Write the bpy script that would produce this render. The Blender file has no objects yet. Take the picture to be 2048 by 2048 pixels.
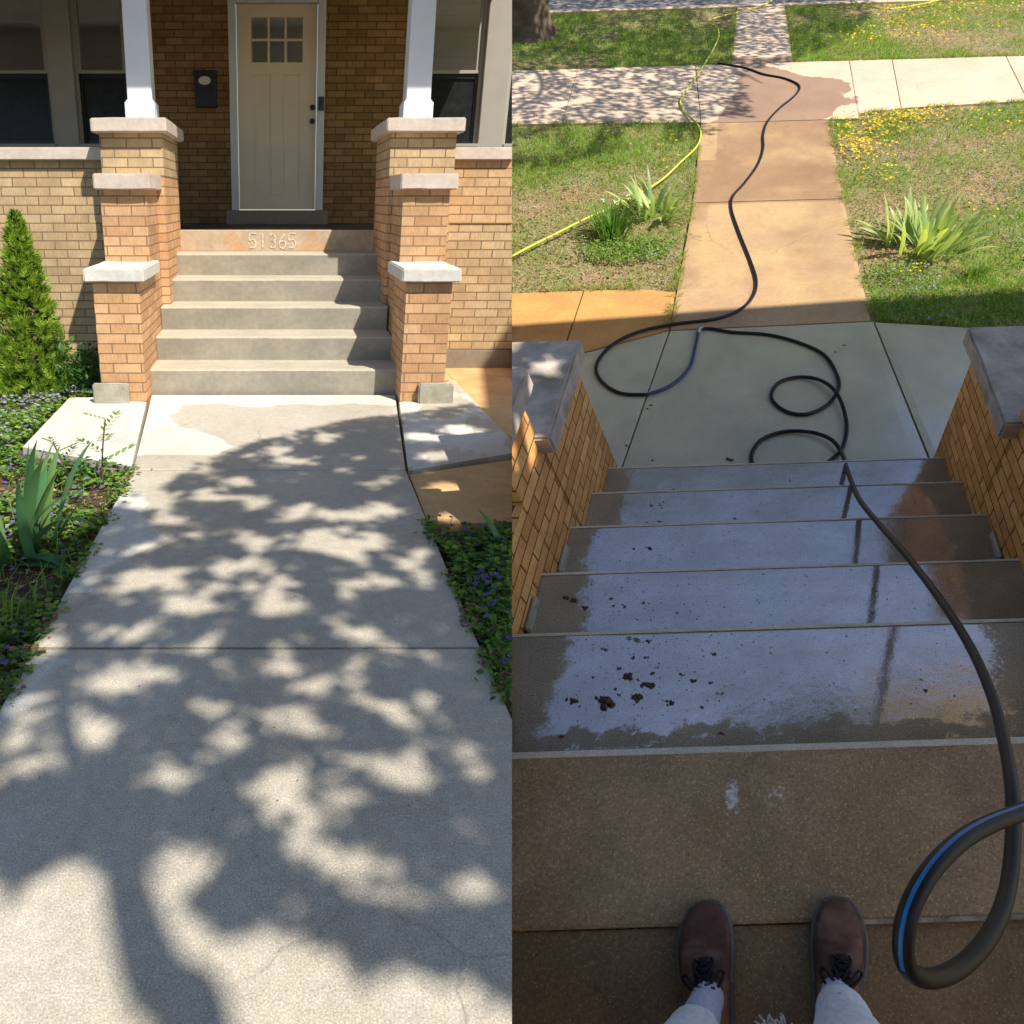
import bpy, bmesh, math, random
from mathutils import Vector, Matrix, noise
random.seed(7)
SC = bpy.context.scene
COL = SC.collection
V = Vector
# ------------------------------------------------------------------ camera, sky, sun, exposure
PITCH = math.atan2(626.0, 1400.0)
CAM = V((0, 0, 1.3))
cd = bpy.data.cameras.new('camera')
cam = bpy.data.objects.new('camera', cd)
COL.objects.link(cam)
cam.location = CAM
cam.rotation_euler = (math.pi / 2 - PITCH, 0, 0)
cd.sensor_width = 36.0
cd.lens = 36.0 * 1400.0 / 2048.0
cd.clip_start = 0.02
cd.clip_end = 800
SC.camera = cam
SUN = V((0.72, -0.55, 1.0)).normalized()          # towards the sun
elev = math.asin(SUN.z)
W = bpy.data.worlds.new('World')
SC.world = W
W.use_nodes = True
wn = W.node_tree
wn.nodes.clear()
sky = wn.nodes.new('ShaderNodeTexSky')
sky.sky_type = 'NISHITA'
sky.sun_disc = False
sky.sun_elevation = elev
sky.sun_rotation = math.atan2(SUN.x, SUN.y)
sky.air_density = 1.0
sky.dust_density = .8
sky.ozone_density = 2.0
bg = wn.nodes.new('ShaderNodeBackground')
bg.inputs['Strength'].default_value = 0.1
wo = wn.nodes.new('ShaderNodeOutputWorld')
wn.links.new(sky.outputs[0], bg.inputs[0])
wn.links.new(bg.outputs[0], wo.inputs[0])
sd_ = bpy.data.lights.new('sun', 'SUN')
sd_.energy = 4.6
sd_.angle = math.radians(0.53)
sd_.color = (1.0, 0.93, 0.82)
sun = bpy.data.objects.new('sun', sd_)
COL.objects.link(sun)
sun.rotation_euler = SUN.to_track_quat('Z', 'Y').to_euler()
SC.view_settings.view_transform = 'Standard'
SC.view_settings.look = 'None'
SC.view_settings.exposure = 0.62
SC.view_settings.gamma = 1.0
SC.render.engine = 'CYCLES'
SC.cycles.max_bounces = 7
SC.cycles.transparent_max_bounces = 12
SC.cycles.use_denoising = True

# ------------------------------------------------------------------ the two sites
# Two separate front yards are each cut off at a seam through the camera (the plane x = 0).  Each site has its own
# axes: a along the facade, b away from the street/porch, z up; both sites are sheared to fit two views to one camera.
def unit(v):
    return V(v).normalized()
class Site:
    def __init__(s, a, b, u, h, scale, side):
        s.a, s.b, s.u, s.h, s.sc, s.side = unit(a), unit(b), unit(u), h, scale, side
        s.n = s.a.cross(s.b).normalized()
        s.M = Matrix((s.a, s.b, s.u)).transposed()
    def __call__(s, a, b, z=0.0):
        return CAM + s.sc * (s.a * a + s.b * b + s.u * (z - s.h))
    def frame(s):                                   # square local axes for loose things
        y = (s.b - s.n * s.b.dot(s.n)).normalized()
        x = y.cross(s.n).normalized()
        return x, y, s.n
A = Site((1, 0, 0), (-.28959, .95715, 0), (.11446, .06495, .9913), 1.30, 0.95, -1)
B = Site((.99952, .01265, .02829), (.23342, .89911, .37028), (-.31316, -.54971, .77444), 1.86, 1.14, 1)
EPS = 0.00006

# ------------------------------------------------------------------ object helpers
BASE = {}
def tag(o, label=None, cat=None, group=None, kind=None):
    if label: o['label'] = label
    if cat: o['category'] = cat
    if group: o['group'] = group
    if kind: o['kind'] = kind
    return o
def empty(name, loc, label, cat, group=None):
    o = bpy.data.objects.new(name, None)
    COL.objects.link(o)
    o.empty_display_size = .1
    o.location = loc
    BASE[o] = V(loc)
    return tag(o, label, cat, group)
def clip(bm, side):
    bm.verts.ensure_lookup_table()
    if not any(v.co.x * side < EPS for v in bm.verts):
        return
    r = bmesh.ops.bisect_plane(bm, geom=bm.verts[:] + bm.edges[:] + bm.faces[:], dist=1e-7,
                               plane_co=(side * EPS, 0, 0), plane_no=(-side, 0, 0), clear_outer=True)
    ed = [e for e in r['geom_cut'] if isinstance(e, bmesh.types.BMEdge) and e.is_valid and e.is_boundary]
    if ed and len(ed) < 3000:
        try:
            bmesh.ops.holes_fill(bm, edges=ed, sides=0)
        except Exception:
            pass
def put(name, bm, mats, parent=None, site=None, uv=True, smooth=False, world=False, noclip=False, base=None, fill=True):
    """bm in site coordinates (or in world coordinates when world=True) becomes one mesh object."""
    if uv:
        L = bm.loops.layers.uv.verify()
        bm.normal_update()
        for f in bm.faces:
            n = f.normal
            ax, ay, az = abs(n.x), abs(n.y), abs(n.z)
            for l in f.loops:
                c = l.vert.co
                if az >= ax and az >= ay: l[L].uv = (c.x, c.y)
                elif ay >= ax: l[L].uv = (c.x, c.z)
                else: l[L].uv = (c.y + .05, c.z)
    if not world:
        for v in bm.verts:
            v.co = site(*v.co)
    if site and not noclip:
        clip(bm, site.side)
    if smooth:
        for f in bm.faces: f.smooth = True
    if not bm.verts:
        bm.free(); return None
    lo = V((min(v.co.x for v in bm.verts), min(v.co.y for v in bm.verts), min(v.co.z for v in bm.verts)))
    hi = V((max(v.co.x for v in bm.verts), max(v.co.y for v in bm.verts), max(v.co.z for v in bm.verts)))
    org = V(base) if base is not None else V(((lo.x + hi.x) / 2, (lo.y + hi.y) / 2, lo.z))
    for v in bm.verts: v.co -= org
    me = bpy.data.meshes.new(name)
    bm.to_mesh(me); bm.free()
    for m in (mats if isinstance(mats, (list, tuple)) else [mats]):
        me.materials.append(m)
    o = bpy.data.objects.new(name, me)
    COL.objects.link(o)
    BASE[o] = org
    if parent:
        o.parent = parent
        o.location = org - BASE[parent]
    else:
        o.location = org
    return o
def merge(dst, src):
    me = bpy.data.meshes.new('t'); src.to_mesh(me); src.free(); dst.from_mesh(me); bpy.data.meshes.remove(me)
def rbox(a0, a1, b0, b1, z0, z1, bev=0.0, seg=1, mat=0):
    bm = bmesh.new()
    bmesh.ops.create_cube(bm, size=1)
    for v in bm.verts:
        v.co = V((a0 + (v.co.x + .5) * (a1 - a0), b0 + (v.co.y + .5) * (b1 - b0), z0 + (v.co.z + .5) * (z1 - z0)))
    if bev: bmesh.ops.bevel(bm, geom=bm.edges[:], offset=bev, segments=seg, affect='EDGES', profile=.6)
    for f in bm.faces: f.material_index = mat
    return bm
def boxes(lst, bev=0.0, seg=1):
    out = bmesh.new()
    for b in lst:
        merge(out, rbox(*b[:6], bev=bev, seg=seg, mat=b[6] if len(b) > 6 else 0))
    return out
def stone(a0, a1, b0, b1, z0, z1, bev=.008, amp=.004):
    bm = rbox(a0, a1, b0, b1, z0, z1)
    bmesh.ops.subdivide_edges(bm, edges=bm.edges[:], cuts=5, use_grid_fill=True)
    bmesh.ops.bevel(bm, geom=[e for e in bm.edges if len(e.link_faces) == 2 and e.calc_face_angle() > 1], offset=bev, segments=2, affect='EDGES')
    for v in bm.verts:
        p = v.co * 9
        v.co += V((noise.noise(p), noise.noise(p + V((7, 0, 0))), noise.noise(p + V((0, 9, 0))))) * amp
    return bm
def slab(P, zt, zb, n=10, m=10, amp=.0015, sub=None):
    """quad slab, corners P = near-left, near-right, far-right, far-left"""
    bm = bmesh.new(); g = []
    for j in range(m + 1):
        t = j / m; r = []
        for i in range(n + 1):
            s = i / n
            x = (P[0][0] * (1 - s) + P[1][0] * s) * (1 - t) + (P[3][0] * (1 - s) + P[2][0] * s) * t
            y = (P[0][1] * (1 - s) + P[1][1] * s) * (1 - t) + (P[3][1] * (1 - s) + P[2][1] * s) * t
            edge = 1.0 if 0 < i < n and 0 < j < m else 0.0
            z = zt + amp * noise.noise(V((x * 2.3, y * 2.3, 1.7))) - (0.004 if not edge else 0)
            r.append(bm.verts.new((x, y, z)))
        g.append(r)
    for j in range(m):
        for i in range(n):
            bm.faces.new((g[j][i], g[j][i + 1], g[j + 1][i + 1], g[j + 1][i]))
    per = [g[0][i] for i in range(n + 1)] + [g[j][n] for j in range(1, m + 1)] + [g[m][i] for i in range(n - 1, -1, -1)] + [g[j][0] for j in range(m - 1, 0, -1)]
    low = [bm.verts.new((v.co.x, v.co.y, zb)) for v in per]
    k = len(per)
    for i in range(k):
        bm.faces.new((per[(i + 1) % k], per[i], low[i], low[(i + 1) % k]))
    bm.normal_update()
    return bm
def poly_slab(P, zt, zb):
    bm = bmesh.new()
    t = [bm.verts.new((x, y, zt)) for x, y in P]; b = [bm.verts.new((x, y, zb)) for x, y in P]
    f = bm.faces.new(t); k = len(P)
    for i in range(k): bm.faces.new((t[(i + 1) % k], t[i], b[i], b[(i + 1) % k]))
    bmesh.ops.recalc_face_normals(bm, faces=bm.faces[:])
    return bm
def smoothcurve(P, sub=8):
    out = []
    n = len(P)
    for i in range(n - 1):
        p0, p1, p2, p3 = P[max(i - 1, 0)], P[i], P[i + 1], P[min(i + 2, n - 1)]
        for k in range(sub):
            t = k / sub
            out.append(.5 * ((2 * p1) + (p2 - p0) * t + (2 * p0 - 5 * p1 + 4 * p2 - p3) * t * t + (3 * p1 - p0 - 3 * p2 + p3) * t ** 3))
    out.append(P[-1])
    return out
def tube(P, R, seg=10, stripe=None, up=V((0, 0, 1)), caps=True, aim=None):
    """world-space tube; stripe=(centre, half width, material) colours a band round the section"""
    bm = bmesh.new(); n = len(P)
    if not isinstance(R, (list, tuple)): R = [R] * n
    T = [(P[min(i + 1, n - 1)] - P[max(i - 1, 0)]).normalized() for i in range(n)]
    x = T[0].orthogonal().normalized() if abs(T[0].dot(up)) > .9 else T[0].cross(up).normalized()
    L = bm.loops.layers.uv.verify()
    rings = []; s = 0; S = []
    for i in range(n):
        x = (x - T[i] * x.dot(T[i])).normalized(); y = T[i].cross(x)
        if i: s += (P[i] - P[i - 1]).length
        S.append(s)
        rings.append([bm.verts.new(P[i] + (x * math.cos(2 * math.pi * k / seg) + y * math.sin(2 * math.pi * k / seg)) * R[i]) for k in range(seg)])
    kk_ = None
    for i in range(n - 1):
        if aim and i >= aim[1]:
            kk_ = max(range(seg), key=lambda k: ((rings[i][k].co + rings[i][(k + 1) % seg].co) * .5 - P[i]).normalized().dot(aim[0]))
        for k in range(seg):
            f = bm.faces.new((rings[i][k], rings[i + 1][k], rings[i + 1][(k + 1) % seg], rings[i][(k + 1) % seg]))
            f.smooth = True
            if kk_ is not None and k in (kk_,): f.material_index = 1
            if stripe and abs(k - stripe[0]) <= stripe[1]: f.material_index = stripe[2]
            for l, (ii, kk) in zip(f.loops, ((i, k), (i + 1, k), (i + 1, k + 1), (i, k + 1))):
                l[L].uv = (kk / seg, S[ii])
    if caps:
        bm.faces.new(rings[0]); bm.faces.new(rings[-1][::-1])
    return bm

# ------------------------------------------------------------------ material helpers
class NT:
    def __init__(s, name):
        s.m = bpy.data.materials.new(name); s.m.use_nodes = True
        s.t = s.m.node_tree; s.t.nodes.clear()
        s.out = s.n('ShaderNodeOutputMaterial')
        s.uv = s.n('ShaderNodeTexCoord').outputs['UV']
    def n(s, t, **kw):
        o = s.t.nodes.new(t)
        for k, v in kw.items():
            if k[0] == '_': setattr(o, k[1:], v)
        return o
    def set(s, node, key, v):
        i = node.inputs[key]
        if hasattr(v, 'is_output') or isinstance(v, bpy.types.NodeSocket): s.t.links.new(v, i)
        else:
            if isinstance(v, (tuple, list)) and len(v) == 3 and i.type == 'RGBA': v = (*v, 1)
            i.default_value = v
        return node
    def noise(s, scale, detail=4, rough=.55, vec=None, w=None):
        o = s.n('ShaderNodeTexNoise'); s.set(o, 'Vector', vec or s.uv)
        o.inputs['Scale'].default_value = scale; o.inputs['Detail'].default_value = detail; o.inputs['Roughness'].default_value = rough
        return o.outputs['Fac']
    def map(s, sx, sy, sz=1, off=(0, 0, 0)):
        o = s.n('ShaderNodeMapping'); s.set(o, 'Vector', s.uv)
        o.inputs['Scale'].default_value = (sx, sy, sz); o.inputs['Location'].default_value = off
        return o.outputs[0]
    def ramp(s, f, stops, interp='LINEAR'):
        o = s.n('ShaderNodeValToRGB'); s.set(o, 'Fac', f); e = o.color_ramp.elements; o.color_ramp.interpolation = interp
        while len(e) < len(stops): e.new(.5)
        for i, (p, c) in enumerate(stops):
            e[i].position = p; e[i].color = (*c, 1) if isinstance(c, (tuple, list)) else (c, c, c, 1)
        return o.outputs[0]
    def mix(s, f, a, b, mode='MIX'):
        o = s.n('ShaderNodeMix'); o.data_type = 'RGBA'; o.blend_type = mode
        s.set(o, 0, f)
        for k, v in ((6, a), (7, b)):
            i = o.inputs[k]
            if isinstance(v, bpy.types.NodeSocket): s.t.links.new(v, i)
            else: i.default_value = (*v, 1)
        return o.outputs[2]
    def math(s, op, a, b=0.0, c=None, clamp=False):
        o = s.n('ShaderNodeMath'); o.operation = op; o.use_clamp = clamp
        s.set(o, 0, a); s.set(o, 1, b)
        if c is not None: s.set(o, 2, c)
        return o.outputs[0]
    def xy(s):
        o = s.n('ShaderNodeSeparateXYZ'); s.set(o, 0, s.uv); return o.outputs[0], o.outputs[1]
    def attr(s, name):
        o = s.n('ShaderNodeAttribute'); o.attribute_name = name; return o.outputs['Fac']
    def island(s):
        return s.n('ShaderNodeNewGeometry').outputs['Random Per Island']
    def bump(s, h, strength=.3, dist=.01):
        o = s.n('ShaderNodeBump'); s.set(o, 'Height', h); o.inputs['Strength'].default_value = strength; o.inputs['Distance'].default_value = dist
        return o.outputs[0]
    def bsdf(s, color, rough=.8, normal=None, spec=.5, **kw):
        o = s.n('ShaderNodeBsdfPrincipled'); s.set(o, 'Base Color', color); s.set(o, 'Roughness', rough)
        s.set(o, 'Specular IOR Level', spec)
        if normal is not None: s.set(o, 'Normal', normal)
        for k, v in kw.items(): s.set(o, k.replace('_', ' '), v)
        s.last = o
        return o.outputs[0]
    def end(s, sh):
        s.t.links.new(sh, s.out.inputs[0]); return s.m
def lin(r, g, b):
    f = lambda c: (c / 255 / 12.92) if c <= 10 else ((c / 255 + .055) / 1.055) ** 2.4
    return (f(r), f(g), f(b))
def sc(c, k): return tuple(min(1, x * k) for x in c)

def brick_mat(name, c1, c2, mortar, w=.19, h=.066, mort=.0045):
    t = NT(name)
    br = t.n('ShaderNodeTexBrick'); t.set(br, 'Vector', t.uv)
    br.offset = .5
    for k, v in (('Scale', 1), ('Mortar Size', mort), ('Mortar Smooth', .25), ('Bias', 0), ('Brick Width', w), ('Row Height', h)):
        br.inputs[k].default_value = v
    br.inputs['Color1'].default_value = (0, 0, 0, 1); br.inputs['Color2'].default_value = (1, 1, 1, 1); br.inputs['Mortar'].default_value = (.5, .5, .5, 1)
    tone = t.mix(br.outputs['Color'], c1, c2)
    n1 = t.noise(7, 5, .6); n2 = t.noise(90, 3, .7); big = t.noise(1.3, 3)
    tone = t.mix(1, tone, t.ramp(n1, [(.25, .82), (.75, 1.15)]), 'MULTIPLY')
    rake = t.noise(1, 2, .6, vec=t.map(150, 14))
    tone = t.mix(1, tone, t.ramp(rake, [(.3, .82), (.7, 1.14)]), 'MULTIPLY')
    tone = t.mix(1, tone, t.ramp(big, [(.3, .86), (.7, 1.1)]), 'MULTIPLY')
    fac = br.outputs['Fac']
    fac2 = t.math('MULTIPLY', fac, t.ramp(n1, [(.3, .75), (.6, 1)]))
    col = t.mix(fac2, tone, mortar)
    hgt = t.math('SUBTRACT', t.math('MULTIPLY', n2, .25), fac)
    hgt = t.math('ADD', hgt, t.math('MULTIPLY', rake, .3))
    return t.end(t.bsdf(col, .85, t.bump(hgt, .9, .006), spec=.3))
def concrete_mat(name, c, var=.16, speck=.5, rough=.85, tint=None, bump=.35, blot=2.2, attr=None, cwet=None, rwet=.4, grit=260, grains=0, an=.5, soft=0.0, stain=0):
    t = NT(name)
    n1 = t.noise(blot, 6, .62); n2 = t.noise(28, 4, .6); n3 = t.noise(grit, 2, .6)
    col = t.mix(t.ramp(n1, [(.32, 0), (.68, 1)]), sc(c, 1 - var), sc(c, 1 + var * .6))
    if tint: col = t.mix(t.ramp(t.noise(blot * .7, 5, .6, vec=t.map(1, 1, 1, (5.3, 2.1, 0))), [(.48, 0), (.66, .75)]), col, tint)
    if attr:
        f = t.attr(attr)
        f = t.math('ADD', f, t.math('MULTIPLY', t.math('SUBTRACT', t.noise(14 if an <= .5 else 70, 4, .6), .5), an))
        f = t.ramp(f, [(.42 - soft, 0), (.58 + soft, 1)])
        wc = t.mix(t.ramp(n1, [(.32, 0), (.68, 1)]), sc(cwet, 1 - var), sc(cwet, 1 + var * .6))
        col = t.mix(f, col, wc)
        rough = t.math('ADD', rough, t.math('MULTIPLY', f, rwet - rough))
    if stain:
        col = t.mix(1, col, t.ramp(t.noise(1.1, 9, .72, vec=t.map(1, .55, 1, (7, 3, 0))), [(.38, (1 - stain, 1 - stain * 1.1, 1 - stain * 1.25)), (.56, 1)]), 'MULTIPLY')
        ed_ = t.n('ShaderNodeTexVoronoi'); ed_.feature = 'DISTANCE_TO_EDGE'; ed_.inputs['Scale'].default_value = .62
        wv = t.n('ShaderNodeVectorMath'); wv.operation = 'ADD'; t.set(wv, 0, t.uv)
        nv = t.n('ShaderNodeTexNoise'); t.set(nv, 'Vector', t.uv); nv.inputs['Scale'].default_value = 5; nv.inputs['Detail'].default_value = 6
        sv = t.n('ShaderNodeVectorMath'); sv.operation = 'SCALE'; t.set(sv, 0, nv.outputs['Color']); sv.inputs['Scale'].default_value = .16
        t.t.links.new(sv.outputs[0], wv.inputs[1]); t.t.links.new(wv.outputs[0], ed_.inputs['Vector'])
        crk = t.math('MULTIPLY', t.ramp(ed_.outputs['Distance'], [(0, 1), (.0022, 0)]), t.ramp(t.noise(.9, 2), [(.46, 0), (.54, .6)]))
        col = t.mix(crk, col, sc(c, .35))
    col = t.mix(1, col, t.ramp(n2, [(.3, .9), (.7, 1.08)]), 'MULTIPLY')
    col = t.mix(speck, col, t.mix(1, col, t.ramp(n3, [(.3, .45), (.5, 1), (.7, 1.6)]), 'MULTIPLY'))
    if grains:
        vo = t.n('ShaderNodeTexVoronoi'); t.set(vo, 'Vector', t.uv); vo.inputs['Scale'].default_value = 210
        sz = t.n('ShaderNodeSeparateColor'); t.set(sz, 0, vo.outputs['Color'])
        gr = t.math('MULTIPLY', t.math('GREATER_THAN', sz.outputs[0], .80), t.ramp(vo.outputs['Distance'], [(.25, 1), (.45, 0)]))
        col = t.mix(t.math('MULTIPLY', gr, grains), col, sc(c, 2.6))
        gd = t.math('MULTIPLY', t.math('LESS_THAN', sz.outputs[1], .16), t.ramp(vo.outputs['Distance'], [(.3, 1), (.5, 0)]))
        col = t.mix(t.math('MULTIPLY', gd, grains), col, sc(c, .3))
    h = t.math('ADD', t.math('MULTIPLY', n3, .6), t.math('MULTIPLY', n2, .6))
    return t.end(t.bsdf(col, rough, t.bump(h, bump, .004), spec=.35))
def plain(name, c, rough=.5, spec=.5, var=.06, scale=6, bump=0, **kw):
    t = NT(name)
    n = t.noise(scale, 4)
    col = t.mix(t.ramp(n, [(.3, 0), (.7, 1)]), sc(c, 1 - var), sc(c, 1 + var))
    nm = t.bump(t.noise(scale * 12, 3), bump, .003) if bump else None
    return t.end(t.bsdf(col, rough, nm, spec, **kw))
def leaf_mat(name, c1, c2, rough=.5, trans=.35, c3=None):
    t = NT(name)
    r = t.island()
    st = [(0, c1), (1, c2)] if c3 is None else [(0, c1), (.6, c2), (1, c3)]
    col = t.ramp(r, st)
    d = t.bsdf(col, rough, None, .35)
    tr = t.n('ShaderNodeBsdfTranslucent'); t.set(tr, 'Color', t.mix(1, col, (1.3, 1.35, .6), 'MULTIPLY'))
    m = t.n('ShaderNodeMixShader'); m.inputs[0].default_value = trans
    t.t.links.new(d, m.inputs[1]); t.t.links.new(tr.outputs[0], m.inputs[2])
    return t.end(m.outputs[0])
def glass_mat(name, refl=.16, tint=(.9, .93, .93)):
    t = NT(name)
    a = t.n('ShaderNodeBsdfTransparent'); t.set(a, 'Color', tint)
    g = t.n('ShaderNodeBsdfGlossy'); t.set(g, 'Color', (1, 1, 1)); t.set(g, 'Roughness', .02)
    t.set(g, 'Normal', t.bump(t.noise(5, 2), .06, .01))
    lw = t.n('ShaderNodeLayerWeight'); lw.inputs[0].default_value = .35
    m = t.n('ShaderNodeMixShader'); t.set(m, 0, t.math('ADD', t.math('MULTIPLY', lw.outputs['Fresnel'], .6), refl, clamp=True))
    t.t.links.new(a.outputs[0], m.inputs[1]); t.t.links.new(g.outputs[0], m.inputs[2])
    return t.end(m.outputs[0])

M = {}
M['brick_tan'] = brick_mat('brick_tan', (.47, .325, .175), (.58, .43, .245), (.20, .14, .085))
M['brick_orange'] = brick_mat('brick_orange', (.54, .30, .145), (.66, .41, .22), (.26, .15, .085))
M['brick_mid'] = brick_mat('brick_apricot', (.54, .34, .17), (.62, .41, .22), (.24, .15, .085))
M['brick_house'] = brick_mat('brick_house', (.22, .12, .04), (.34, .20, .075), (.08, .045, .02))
M['brick_amber'] = brick_mat('brick_amber', (.58, .27, .075), (.78, .42, .15), (.10, .05, .02), w=.2, h=.072)
M['limestone'] = concrete_mat('limestone', (.62, .52, .44), .12, .25, .8, tint=(.66, .58, .5), blot=4)
M['limestone_pale'] = concrete_mat('limestone_pale', (.66, .63, .58), .12, .25, .8, blot=5)
M['stone_grey'] = concrete_mat('stone_grey', (.50, .43, .37), .35, .5, .7, tint=(.24, .2, .14), blot=6)
M['block'] = concrete_mat('block', (.42, .39, .31), .25, .5, .9, tint=(.28, .27, .17), blot=9)
M['foundation'] = concrete_mat('foundation', (.25, .21, .16), .2, .4, .9)
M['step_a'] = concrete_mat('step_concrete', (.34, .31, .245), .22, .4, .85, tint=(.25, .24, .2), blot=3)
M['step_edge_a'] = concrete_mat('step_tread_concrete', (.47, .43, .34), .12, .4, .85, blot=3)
M['floor_face'] = concrete_mat('stained_floor_edge', (.50, .40, .29), .2, .4, .85, tint=(.55, .30, .14), blot=6)
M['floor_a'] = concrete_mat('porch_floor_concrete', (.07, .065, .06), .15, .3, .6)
M['path_a'] = concrete_mat('path_concrete', (.68, .655, .58), .06, .55, .85, attr='damp', cwet=(.52, .475, .39), rwet=.55, grit=230, grains=.3, stain=.17)
M['orange_a'] = concrete_mat('stained_orange_concrete', (.66, .42, .19), .16, .35, .8, tint=(.5, .3, .13), blot=3)
M['white_paint'] = plain('white_paint', (.72, .75, .80), .45, var=.03)
M['trim_paint'] = plain('trim_paint', (.60, .61, .58), .5, var=.05)
M['grey_trim'] = plain('grey_window_trim', (.36, .34, .30), .55, var=.05)
M['door_paint'] = plain('cream_door_paint', (.72, .62, .44), .45, var=.05, scale=2.5)
M['blind'] = plain('window_blind', (.20, .175, .145), .7, var=.1)
M['curtain'] = plain('door_curtain', (.34, .3, .26), .8, var=.1)
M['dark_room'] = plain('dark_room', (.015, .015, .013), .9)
M['screen'] = plain('insect_screen', (.014, .015, .014), .35, var=.3, scale=20)
M['black_metal'] = plain('black_metal', (.012, .012, .014), .35)
M['emblem'] = plain('cream_emblem', (.62, .6, .5), .4)
M['grey_plastic'] = plain('grey_plastic', (.05, .055, .06), .4)
M['glass'] = glass_mat('window_glass', .30)
M['glass_low'] = plain('dark_screened_glass', (.018, .020, .019), .3, .25, .4, 14)
t_ = NT('chalky_number_paint')
M['chalk'] = t_.end(t_.bsdf(t_.mix(t_.ramp(t_.noise(70, 4, .7), [(.44, 0), (.62, 1)]), (.52, .41, .29), (.78, .74, .66)), .85))
M['bark'] = concrete_mat('bark', (.17, .12, .085), .4, .5, .95, tint=(.09, .07, .045), bump=1, blot=9)
M['twig'] = plain('twig_bark', (.12, .075, .045), .9, var=.3, bump=.4)
M['soil'] = concrete_mat('soil', (.085, .055, .035), .4, .8, .95, tint=(.14, .09, .06), bump=1, blot=6, grit=90)

# ================================================================== SITE A : the house front seen from the path
GA = 'brick house front with porch'
def damp_a(x, y):
    n = noise.noise(V((x * 3, y * 3, 0))) * .10 + noise.noise(V((x * 9, y * 9, 4))) * .03
    left = -.68 - n
    if y < 3.35: left = -.66 + .10 * math.exp(-((y - 2.85) / .22) ** 2) * 1.6 + n * .8
    if y < 2.35: left = -.86 + n
    if y < 1.95: left = -.66 + n - max(0, 1.75 - y) * .5 
    if 3.35 <= y < 3.9: left = -.80
    if 3.9 <= y < 4.7: left = -.74 + (1 - abs(y - 4.05) / .65) * .5 + n
    if y >= 4.7: left = -.74 + (y - 4.7) * .3 + n
    d = (x - left) / .07
    top = (4.98 + n * 1.2 - y) / .07
    return max(0, min(1, min(d, top) * .5 + .5))
def damped(bm, fn):
    L = bm.verts.layers.float.new('damp')
    for v in bm.verts: v[L] = fn(v.co.x, v.co.y)
    return bm
# --- ground and paving of site A
g = slab([(-16, -14), (16, -14), (16, 22), (-16, 22)], -.055, -.12, 4, 4, 0)
tag(put('ground', g, M['soil'], site=A), 'dark garden soil beside the concrete path and house', kind='structure', cat='ground')
pv = empty('front_path', A(0, 3, 0), 'dappled concrete path of long slabs leading up to the porch steps', 'path'); tag(pv, kind='structure')
J = .007
quads = [([(-.775, 2.01 + J), (.63, 2.01 + J), (.655, 3.66), (-.765, 3.66)], 60, 70),
         ([(-.765, 3.665), (.655, 3.665), (.83, 5.27), (-.925, 5.27)], 60, 70),
         ([(-.775, -4), (.635, -4), (.63, 2.01 - J), (-.775, 2.01 - J)], 50, 200)]
for P, n_, m_ in quads:
    put('slab', damped(slab(P, 0, -.1, n_, m_), damp_a), M['path_a'], pv, A)
put('slab', damped(slab([(-.80, 3.76), (-.80, 3.77), (-.945, 5.2), (-1.46, 5.2)], 0, -.1), lambda x, y: 0), M['path_a'], pv, A) if False else None
put('slab', damped(slab([(-1.47, 4.06), (-.785, 3.72), (-.945, 5.2), (-1.50, 5.2)], 0, -.1), lambda x, y: 0), M['path_a'], pv, A)
put('slab', damped(slab([(.67, 3.66), (1.36, 3.98), (1.36, 5.75), (.855, 5.27)], 0.0, -.1, 20, 20), lambda x, y: .5 + (.5 if noise.noise(V((x * 3, y * 3, 8))) > 0 else -.2)), M['path_a'], pv, A)
sp = empty('side_path', A(1.5, 5, 0), 'orange stained concrete slabs to the right of the porch steps', 'path'); tag(sp, kind='structure')
put('slab', slab([(.655, 3.0), (1.6, 3.06), (1.6, 4.0), (.67, 3.63)], -.012, -.1, 8, 8), M['orange_a'], sp, A)
put('slab', slab([(1.375, 3.98), (2.6, 4.0), (2.9, 6.3), (1.375, 6.3)], -.014, -.1, 8, 8), M['orange_a'], sp, A)
put('slab', slab([(1.12, 5.80), (1.37, 5.80), (1.37, 6.3), (1.12, 6.3)], -.014, -.1, 4, 4), M['orange_a'], sp, A)

house = empty('brick_house', A(0, 6.5, 0), 'tan brick house front with covered porch, cream door and white porch columns', 'house')
# porch walls with limestone ledges
for nm, x0, x1, mt in (('porch_wall', -7, -1.30, 'brick_tan'), ('porch_wall', 1.26, 5, 'brick_tan')):
    w = put(nm, rbox(x0, x1, 6.30, 6.50, .13 if x0 > 0 else -.1, 1.575), M[mt], house, A)
    put('ledge', stone(x0, x1, 6.245, 6.60, 1.575, 1.665, amp=.002), M['limestone'], w, A)
    if x0 > 0:
        put('foundation', stone(x0, x1, 6.26, 6.5, -.1, .128, amp=.003), M['foundation'], w, A)
        put('brick_band', rbox(x0, x1, 6.292, 6.30, 1.12, 1.574), M['brick_mid'], w, A)
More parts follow.
